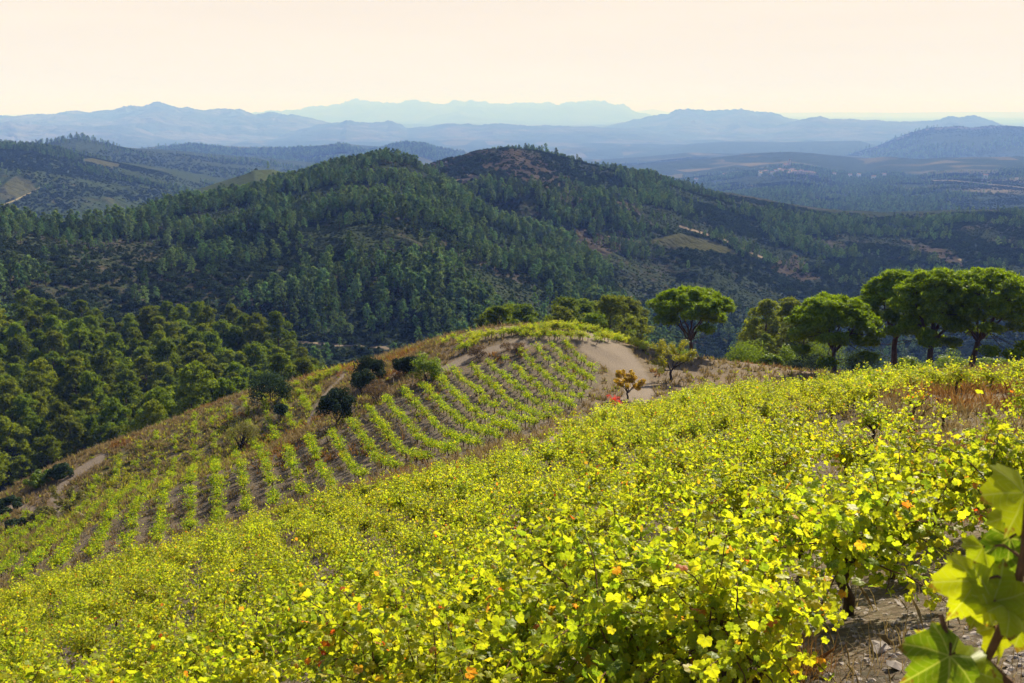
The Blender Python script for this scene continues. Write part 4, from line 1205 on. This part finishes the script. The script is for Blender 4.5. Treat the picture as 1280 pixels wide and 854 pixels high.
# bushes behind the crest on the right, below the stone pines
for i, (bx, br, bt, bw, mt, lb) in enumerate([
        (938, 122, 410, 62, M_PINE, 'young bushy pine between the lone stone pine and the clump'), (912, 128, 436, 44, M_OAK, 'grey green bush right of the lone stone pine'),
        (884, 132, 440, 30, M_OAK, 'dark bush at the foot of the lone stone pine'), (985, 125, 420, 50, M_SHRUBG, 'pale green shrub left of the stone pine clump'),
        (1012, 118, 432, 58, M_OAK, 'dark shrub under the left end of the stone pine clump'), (965, 112, 440, 30, M_SHRUBG, 'slim yellow green shrub in the gap left of the clump'),
        (1080, 122, 424, 56, M_OAK, 'dark shrub in the gap between the first two trunks of the clump'), (1140, 128, 436, 40, M_SHRUBG, 'bright green shrub seen between the trunks of the clump'),
        (1190, 135, 428, 50, M_SHRUBG, 'green shrub behind the right trunks of the clump'), (1250, 130, 440, 70, M_SHRUBG, 'green shrub under the widest stone pine'),
        (850, 140, 424, 44, M_PINE, 'young pine behind the yellowing orchard tree'), (1030, 138, 404, 64, M_PINE, 'bushy pine behind the left end of the clump')]):
    p = at_r(bx, br); h = max(1.2, top_h(p, bt)); w = bw / F * np.linalg.norm(p)
    st, fo = make_bush(660 + i, h, w, [mt], per=120, lf=.26, wd=.12, n_cl=28)
    thing('bush', [('stem', st), ('foliage', fo)], p, lb, 'bush')

# ------------------------------------------------------------------ pine wood and oak scrub
WPINE = []
for k in range(5):
    tr, cr = make_pine(700 + k, 11.0, 5.6 + .6 * (k % 3), M_PINE, True, .3 + .15 * k)
    WPINE.append((tr.mesh('trunk', [M_BARK], True), cr.mesh('crown', [M_PINE])))
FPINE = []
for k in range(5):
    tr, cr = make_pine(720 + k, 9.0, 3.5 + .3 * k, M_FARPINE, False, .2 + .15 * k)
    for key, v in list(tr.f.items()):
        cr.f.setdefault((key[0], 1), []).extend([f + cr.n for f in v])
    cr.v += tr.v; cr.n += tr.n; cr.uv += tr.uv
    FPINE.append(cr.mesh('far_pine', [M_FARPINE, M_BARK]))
FOAK = []
for k in range(4):
    rnd = np.random.default_rng(740 + k); cr = MB(); cen = []; rad = []
    for i in range(14):
        d = rnd.normal(size=3); d[2] = abs(d[2]); d = unit(d); s = rnd.uniform(.4, .8)
        cen.append((d[0] * 2.1 * s, d[1] * 2.1 * s, .7 + 2.1 * d[2] * s)); rad.append(rnd.uniform(.55, .95))
    blades(cr, np.array(cen), np.array(rad), 20, .62, .42, rnd, .3, tang=True)
    cr.tube(np.array([[0, 0, -.5], [0.1, 0, .5], [0, .1, 1.6]]), [.16, .14, .1], 4, 1)
    FOAK.append(cr.mesh('far_oak', [M_OAK, M_BARK]))

ts = []     # left wood, close trees with trunk and crown parts
gx, gy, gz, _, gt = wood_slope.scatter(1500, rng, 0.0, 1.3)
kept = []
for i in range(len(gx)):
    if all((gx[i] - a) ** 2 + (gy[i] - b) ** 2 > 3.9 ** 2 for a, b, _ in kept): kept.append((gx[i], gy[i], gz[i]))
kept = np.array(kept)
kpx, kpy = proj(kept)
m = (kpx > -60) & (kpx < 400)
kept, kpx, kpy = kept[m], kpx[m], kpy[m]
zn = z_near(kept[:, 0], kept[:, 1])
kept[:, 2] = np.maximum(kept[:, 2], np.where(np.hypot(kept[:, 0], kept[:, 1]) < 200, zn, -1e9))
np_ = 0
ordr = np.argsort(np.hypot(kept[:, 0], kept[:, 1]))
fpine_first = {}; foak_first = {}
for i in ordr:
    s = rng.uniform(.65, 1.2)
    vis = kpx[i] > -25 and kpx[i] < 1300
    k = int(rng.integers(0, 5))
    thing('pine_tree', [('trunk', WPINE[k][0]), ('crown', WPINE[k][1])], kept[i] - np.array([0, 0, .3]), 'green pine of the dark wood below the vineyards on the left', 'pine tree', 'pines of the wood on the left', rng.uniform(0, 6.28), (s, s, s * rng.uniform(.9, 1.15)))
    np_ += 1
    if np_ >= 225: break
# single young pines in front of the wood
for px_, r_, top, lb in ((235, 150, 467, 'rounded light green pine in front of the dark wood'), (188, 140, 495, 'slim young pine at the lower edge of the wood'), (182, 137, 508, 'smallest young pine at the lower edge of the wood')):
    p = at_r(px_, r_); h = top_h(p, top)
    thing('pine_tree', [('trunk', WPINE[1][0]), ('crown', WPINE[1][1])], p, lb, 'pine tree', None, .4, h / 10)
# pines behind the knoll
n2 = 0
for i in range(2500):
    px_ = rng.uniform(600, 1010); r_ = rng.uniform(150, 215) if px_ < 860 else rng.uniform(150, 200)
    p = at_r(px_, r_); s = rng.uniform(.55, 1.2)
    if any((p[0] - a[0]) ** 2 + (p[1] - a[1]) ** 2 < 20 for a in ts): continue
    tpx, tpy = proj(p + np.array([0, 0, 10 * s]))
    if 790 < tpx < 935 or tpy > skyline(tpx) - 15 or tpy < (376 if tpx > 700 else 386): continue
    ts.append(p); k = int(rng.integers(0, 5)); n2 += 1
    thing('pine_tree', [('trunk', WPINE[k][0]), ('crown', WPINE[k][1])], p - np.array([0, 0, .2]), 'pine whose crown shows above the crest of the knoll', 'pine tree', 'pines behind the knoll', rng.uniform(0, 6.28), (s * 1.15, s * 1.15, s))
    if n2 >= 40: break
np_ += n2 + 3

cand = []
def plant(h, n, pine_share, dens_seed, smin, smax, L=60.0, gap=.32, tmax=1.06):
    X, Y, Z, T, t = h.scatter(n, rng, -0.28, tmax)
    d = fbm(X / L, Y / L, 4, dens_seed); g = fbm(X / (L * 1.6), Y / (L * 1.6), 3, dens_seed + 5)
    ok = (T < .25) & (d + rng.normal(0, .12, n) > -gap)
    pine = (g + rng.normal(0, .16, n)) < (pine_share - .5) * 1.1
    s = (smin + (smax - smin) * rng.random(n) ** 1.3) * np.clip(1 + .6 * d, .6, 1.4)
    bx, by = proj(np.stack([X, Y, Z], -1))
    ok &= (bx > -120) & (bx < 1400)
    return np.stack([X, Y, Z - .2], -1)[ok], pine[ok], s[ok]
sets = [plant(low_hills, 40000, .3, 971, 1.2, 2.6, 250, .1), plant(mid_plain_hills, 40000, .3, 973, 1.2, 2.6, 250, .1), plant(mesa, 14000, .3, 975, 1.5, 3.0, 300, .3), plant(spur, 21000, .62, 901, .34, .95, 38, .2, tmax=1.4), plant(ridge, 70000, .24, 911, .34, .95, 38, .20, tmax=1.4), plant(green_hill, 1500, .3, 921, .5, .9, 60, -.25),
        plant(left_hill, 34000, .3, 931, .5, 1.0, 90, .12), plant(left_hill2, 8000, .4, 937, .8, 1.4, 160, .1), plant(village_hill, 70000, .4, 941, .7, 1.3, 150, .22),
        plant(ridge, 70000, -3.0, 951, .14, .42, 30, 3.0), plant(spur, 30000, -3.0, 957, .14, .42, 30, 3.0)]
Pt = np.concatenate([s[0] for s in sets]); pn = np.concatenate([s[1] for s in sets]); sc = np.concatenate([s[2] for s in sets])
tx, ty = proj(Pt + np.stack([0 * sc, 0 * sc, 7 * sc], -1))
R3 = np.hypot(Pt[:, 0], Pt[:, 1])
wood_sky = np.interp(tx, [-200, 0, 120, 230, 320, 380, 440], [405, 402, 398, 405, 425, 470, 900])
vis = (tx > 4) & (tx < 1276) & (ty < skyline(tx) - 4) & (ty < wood_sky - 6) & ~((tx > 1000) & (ty > 345)) & ~((tx > 805) & (tx < 915) & (ty > 360))
size = np.where(vis, sc * 8 / R3, 0)
done = np.zeros(len(Pt), bool)
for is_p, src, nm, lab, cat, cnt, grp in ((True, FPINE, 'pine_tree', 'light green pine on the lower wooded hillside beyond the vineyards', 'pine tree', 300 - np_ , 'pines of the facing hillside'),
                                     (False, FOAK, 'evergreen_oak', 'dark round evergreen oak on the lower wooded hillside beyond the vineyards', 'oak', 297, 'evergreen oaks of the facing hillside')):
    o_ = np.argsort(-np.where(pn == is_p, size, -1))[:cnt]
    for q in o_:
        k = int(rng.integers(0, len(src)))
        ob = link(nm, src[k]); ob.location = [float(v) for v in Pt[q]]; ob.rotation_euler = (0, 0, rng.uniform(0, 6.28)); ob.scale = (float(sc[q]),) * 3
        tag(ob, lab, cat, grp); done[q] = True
        (fpine_first if is_p else foak_first).setdefault(k, ob)
for is_p, first, nsrc, nm, lab in ((True, fpine_first, 5, 'pine_forest', 'pines covering the farther hillsides'), (False, foak_first, 4, 'oak_scrub', 'dark evergreen oak scrub covering the hillsides')):
    q = np.nonzero((pn == is_p) & ~done)[0]
    stuff(nm, Pt[q], rng.uniform(0, 6.28, len(q)), sc[q], rng.integers(0, nsrc, len(q)), [[first[k]] for k in range(nsrc)], lab)
print('trees', np_, len(Pt), pn.sum())

# ------------------------------------------------------------------ dry grass, weeds and stones
def tufts(name, P, h, nb, wd, material, label, seed, spread=.12):
    rnd = np.random.default_rng(seed)
    k = len(P)
    a = rnd.uniform(0, 6.28, (k, nb)); rr = spread * rnd.random((k, nb))
    base = P[:, None] + np.stack([rr * np.cos(a), rr * np.sin(a), np.full_like(rr, -.03)], -1)
    lean = np.stack([np.cos(a), np.sin(a), 0 * a], -1) * rnd.uniform(.1, .75, (k, nb, 1)) + rnd.normal(0, .24, (k, nb, 3))
    hh = h[:, None, None] * rnd.uniform(.5, 1.2, (k, nb, 1))
    tip = base + hh * (np.array([0, 0, 1.0]) + lean)
    mid = base + hh * .55 * (np.array([0, 0, 1.12]) + lean * .7)
    b = rnd.uniform(0, 6.28, (k, nb)); w = np.stack([np.cos(b), np.sin(b), 0 * b], -1) * (wd[:, None, None] * rnd.uniform(.6, 1.3, (k, nb, 1)))
    V = np.stack([base - w, base + w, mid + w * .8, tip, mid - w * .8], 2).reshape(-1, 3)
    me = mesh_np(name, V, [np.arange(k * nb * 5).reshape(-1, 5)], [material])
    return tag(link(name, me), label, None, None, 'stuff')

n = 60000
gx = rng.uniform(-70, 62, n); gy = np.exp(rng.uniform(math.log(3.0), math.log(140), n))
gx = np.where(rng.random(n) < .6, gx * gy / 100, gx)
gx = np.concatenate([gx, rng.uniform(-56, -6, 16000)]); gy = np.concatenate([gy, rng.uniform(50, 128, 16000)]); n = len(gx)
gz = z_near(gx, gy); GP = np.stack([gx, gy, gz], -1); gpx, gpy = proj(GP); gr = np.hypot(gx, gy)
ins = (gpx > -60) & (gpx < 1340) & (gpy > 380) & (gpy < 1000)
isl, ikn, ist, iba, ib2 = [in_poly(gpx, gpy, q) for q in (SLOPE, KNOLL, STRIP, BARE, BARE2)]
itr = np.min([dist_line(gpx, gpy, l) / w for l, w in TRACKS], 0) < 1.0
pden = np.where(iba, .9, np.where(ib2, .12, np.where(isl, np.where(gr < 12, .05, .16), np.where(ikn, .22, np.where(ist, .5, .85)))))
pden = pden * np.clip(.4 + 1.2 * vnoise(gx / 4, gy / 4, 31), 0, 1) * ins * ~itr
sel = rng.random(n) < pden
red = vnoise(gx / 6, gy / 6, 37) + .3 * iba > .8
for mk, mt, nm, lb, sd in ((sel & ~red, M_DRY, 'dry_grass', 'pale dry grass on the banks and bare ground', 1), (sel & red, M_DRYRED, 'rusty_grass', 'rusty brown dry grass on the bare slope and banks', 2)):
    q = np.nonzero(mk)[0]
    tufts(nm, GP[q], np.where(gr[q] > 30, rng.uniform(.25, .55, len(q)), rng.uniform(.08, .24, len(q))), 8, np.clip(gr[q] * .00045, .0025, .045), mt, lb, sd, .2)
sel = (rng.random(n) < np.where(ist, .75, np.where(ikn, .08, np.where(isl, .10, .18))) * np.clip(vnoise(gx / 5, gy / 5, 43) * 1.6 - .2, 0, 1)) & ins & ~itr & ~(iba | ib2) & (gr > 16)
q = np.nonzero(sel)[0]
tufts('weeds', GP[q], rng.uniform(.12, .4, len(q)), 7, np.clip(gr[q] * .0008, .012, .08), M_WEED, 'yellow green weeds between the vines', 3, .3)
# stones: flattened, angular schist chips
def stone_mesh(P, S, seed, name):
    rnd = np.random.default_rng(seed)
    b = np.array([[1,0,0],[-1,0,0],[0,1,0],[0,-1,0],[0,0,1],[0,0,-1],[.7,.7,.3],[-.7,.6,.3],[.6,-.7,.3],[-.7,-.7,.25]], float)
    f = np.array([[4,0,6],[4,6,2],[4,2,7],[4,7,1],[4,1,9],[4,9,3],[4,3,8],[4,8,0],[5,6,0],[5,2,6],[5,7,2],[5,1,7],[5,9,1],[5,3,9],[5,8,3],[5,0,8]])
    k = len(P)
    V = b[None] * (1 + rnd.normal(0, .18, (k, 10, 3))) * np.array([1, .7, .38])
    a = rnd.uniform(0, 6.28, k); c, s_ = np.cos(a), np.sin(a)
    X = V[..., 0] * c[:, None] - V[..., 1] * s_[:, None]; Yv = V[..., 0] * s_[:, None] + V[..., 1] * c[:, None]
    tl = rnd.normal(0, .3, (k, 1))
    V = np.stack([X, Yv, V[..., 2] + tl * X], -1) * S[:, None, None] + P[:, None]
    return mesh_np(name, V.reshape(-1, 3), [(f[None] + (np.arange(k) * 10)[:, None, None]).reshape(-1, 3)], [M_STONE])
n = 9000
u = np.exp(rng.uniform(math.log(3.2), math.log(40), n)); ang = rng.uniform(-.62, .62, n)
sx_, sy_ = u * np.sin(ang), u * np.cos(ang)
SPt = np.stack([sx_, sy_, z_near(sx_, sy_)], -1)
tag(link('stones', stone_mesh(SPt, rng.uniform(.008, .036, n) * (1 + u * .03), 5, 'stones')), 'small grey brown schist stones on the bare soil', None, None, 'stuff')
for i, (rx, ry, sz, lb) in enumerate(((1098, 812, .10, 'dark angular rock on the bare soil beside the rusty grass clump'), (1118, 836, .07, 'smaller flat rock just below the dark angular rock'))):
    p = hit(rx, ry)
    me = stone_mesh(np.zeros((1, 3)), np.array([sz]), 50 + i, 'rock')
    tag(link('rock', me, None, p + np.array([0, 0, .02])), lb, 'rock')
p = hit(985, 848)
rnd = np.random.default_rng(77)
CL = rnd.normal(0, .10, (46, 3)) * np.array([1.5, 1, 0])
o = tufts('grass_clump', CL, rnd.uniform(.15, .34, 46), 16, np.full(46, .0028), M_DRYRED, None, 9, .13)
del o['kind']; o.location = p
tag(o, 'clump of tall rusty brown grass at the bottom edge among the vines', 'grass clump')

# ------------------------------------------------------------------ close vine shoot at the right edge, and the little red vine
st = MB(); fo = MB(); rnd = np.random.default_rng(99)
def rp(px, py, d):
    v = ray(px, py); return v / np.linalg.norm(v) * d
p0 = rp(1330, 1180, 1.75); p0[2] = float(z_near(p0[0], p0[1])) - .1
ORG0 = p0.copy(); ORG0[2] += .1
A = np.array([p0, p0 + np.array([-.01, .0, .35]), rp(1322, 980, 1.5), rp(1308, 900, 1.42)]) - ORG0
st.tube(A, [.034, .03, .028, .02], 8, 0)
c1 = np.array([rp(1308, 900, 1.42), rp(1232, 828, 1.40), rp(1252, 785, 1.38), rp(1268, 745, 1.36), rp(1280, 690, 1.35), rp(1284, 630, 1.36)]) - ORG0
c2 = np.array([rp(1308, 900, 1.42), rp(1228, 868, 1.36), rp(1198, 838, 1.33), rp(1184, 800, 1.31), rp(1176, 768, 1.31)]) - ORG0
st.tube(c1, np.linspace(.007, .004, 6), 7, 1); st.tube(c2, np.linspace(.0055, .003, 5), 7, 1)
spec = [(1208, 742, 1.33, .105, (-.6, -.2, -.9)), (1232, 700, 1.36, .085, (.1, .2, -1)), (1250, 735, 1.33, .10, (.3, .1, .7)), (1262, 772, 1.35, .095, (.2, -.1, -1)),
        (1268, 636, 1.37, .13, (-.5, .1, -.7)), (1274, 692, 1.38, .12, (.5, 0, -.8)), (1165, 832, 1.30, .125, (-.7, -.2, -.5)), (1210, 822, 1.32, .105, (.6, .1, .7)),
        (1168, 802, 1.33, .06, (-.6, .2, .4)), (1246, 800, 1.42, .09, (.2, 0, -.9)), (1284, 780, 1.40, .12, (.2, 0, -.9)), (1225, 772, 1.40, .07, (-.2, 0, -.9)), (1290, 660, 1.42, .12, (.3, 0, -.6)), (1222, 850, 1.38, .09, (.2, 0, -1))]
pos = np.array([rp(a, b, d) for a, b, d, _, _ in spec]) - ORG0
right = np.array([1.0, 0, 0]); upv = np.array([0, SP, CP]); fw = np.array([0, CP, -SP])
tips = np.array([t[0] * right + t[2] * upv - t[1] * fw for *_, t in spec])
nr = -fw * .8 + np.array([0, 0, .45]) + rnd.normal(0, .33, (len(spec), 3))
siz = np.array([q[3] * .52 for q in spec])
pos = pos - unit(tips) * siz[:, None] * .35
put_leaves(fo, pos, nr, tips, siz, 2, 0, rnd)
allc = np.concatenate([np.stack([np.interp(np.linspace(0, 1, 40), np.linspace(0, 1, len(c)), c[:, j]) for j in range(3)], -1) for c in (c1, c2)])
for q in pos:
    e = allc[int(np.argmin(np.linalg.norm(allc - q, axis=1)))]
    st.tube(np.array([e, (e + q) / 2 + np.array([0, 0, .01]), q]), [.0022, .0018, .0016], 5, 1)
thing('grapevine', [('stem', st.mesh('close_stem', [M_WOOD, M_CANE], True)), ('foliage', fo.mesh('close_foliage', [M_VINE], True, uv=True))], ORG0,
      'closest grapevine shoot with big lobed leaves at the right edge of the photo', 'grapevine')
p = hit(768, 512)
sv = make_vine(190, 1, M_RED, None, 0, .75, 9, 0, .09)
thing('grapevine', [('stem', sv[0]), ('foliage', sv[1])], p + np.array([0, 0, .12]), 'bright red leaved vine at the corner of the slope beside the pale track', 'grapevine', None, .3, .95)

# ------------------------------------------------------------------ far village and farms
M_WALL = plain_mat('village_plaster', (0.52, 0.46, 0.40), .9, .15, .5)
M_WALLW = plain_mat('white_plaster', (0.78, 0.75, 0.70), .9, .08, .5)
M_ROOF = plain_mat('clay_tiles', (0.28, 0.15, 0.10), .9, .25, 2)
def house_mesh(name, w, d, h, rh, wall, tower=0.0):
    mb = MB()
    x, y = w / 2, d / 2
    V = [(-x,-y,-4),(x,-y,-4),(x,y,-4),(-x,y,-4),(-x,-y,h),(x,-y,h),(x,y,h),(-x,y,h)]
    mb.add(V, [(0,1,5,4),(1,2,6,5),(2,3,7,6),(3,0,4,7)], 0)
    e = .5
    mb.add([(-x-e,-y-e,h-.2),(x+e,-y-e,h-.2),(x+e,0,h+rh),(-x-e,0,h+rh),(-x-e,y+e,h-.2),(x+e,y+e,h-.2)], [(0,1,2,3),(3,2,5,4)], 1)
    mb.add([(-x,-y,h),(-x,y,h),(-x,0,h+rh-.3)], [(0,2,1)], 0); mb.add([(x,-y,h),(x,y,h),(x,0,h+rh-.3)], [(0,1,2)], 0)
    for k in range(int(w // 3)):       # window openings set 3 cm proud as dark shutters
        for zz in ((1.6, 4.4) if h > 5.5 else (1.6,)):
            cx = -x + 1.6 + k * 3
            if cx < x - 1: mb.add([(cx-.45,-y-.03,zz),(cx+.45,-y-.03,zz),(cx+.45,-y-.03,zz+1.2),(cx-.45,-y-.03,zz+1.2)], [(0,1,2,3)], 2)
    if tower:
        t = 2.6
        ox = x + t
        mb.add([(ox-t,-t,-4),(ox+t,-t,-4),(ox+t,t,-4),(ox-t,t,-4),(ox-t,-t,tower),(ox+t,-t,tower),(ox+t,t,tower),(ox-t,t,tower)], [(0,1,5,4),(1,2,6,5),(2,3,7,6),(3,0,4,7)], 0)
        mb.add([(ox-t-.3,-t-.3,tower),(ox+t+.3,-t-.3,tower),(ox+t+.3,t+.3,tower),(ox-t-.3,t+.3,tower),(ox,0,tower+5)], [(0,1,4),(1,2,4),(2,3,4),(3,0,4)], 1)
    return mb.mesh(name, [wall, M_ROOF, M_TREEWOOD])
HM = [house_mesh('house', 11, 8, 6.5, 2.2, M_WALL), house_mesh('house', 14, 9, 8, 2.4, M_WALL), house_mesh('house', 9, 8, 9, 2, M_WALLW)]
def put_house(me, hill, px, py, rot, name, label, cat, group, s=1.0):
    q = hill.find(px, py)
    ob = link(name, me, None, q); ob.rotation_euler = (0, 0, rot); ob.scale = (s, s, s)
    return tag(ob, label, cat, group)
put_house(house_mesh('church', 22, 11, 12, 4, M_WALL, 26), village_hill, 982, 210.5, .4, 'church', 'church with a square tower on top of the far hilltop village', 'church', None, 1.1)
for i in range(40):
    a = rng.uniform(-1, 1); hx = 984 + a * 34; hy = 212 + abs(a) * 5 + rng.uniform(0, 6) * (1 - .4 * abs(a))
    put_house(HM[int(rng.integers(0, 3))], village_hill, hx, hy, rng.uniform(-.6, .8), 'house', 'pale house with a clay roof in the far hilltop village', 'house', 'houses of the far hilltop village', rng.uniform(.7, 1.15))
for hx, hy, hl in ((1042, 221, village_hill), (1062, 222.5, village_hill), (1073, 219, village_hill), (1021, 204, mid_plain_hills), (1054, 205, mid_plain_hills), (1105, 222, village_hill), (905, 222, village_hill), (1231, 224, village_hill), (1092, 225, village_hill), (870, 228, village_hill)):
    put_house(HM[2], hl, hx, hy, rng.uniform(-.5, .5), 'farmhouse', 'white farm building standing alone in the hazy hills around the village', 'farmhouse', 'scattered white farm buildings', 1.3)
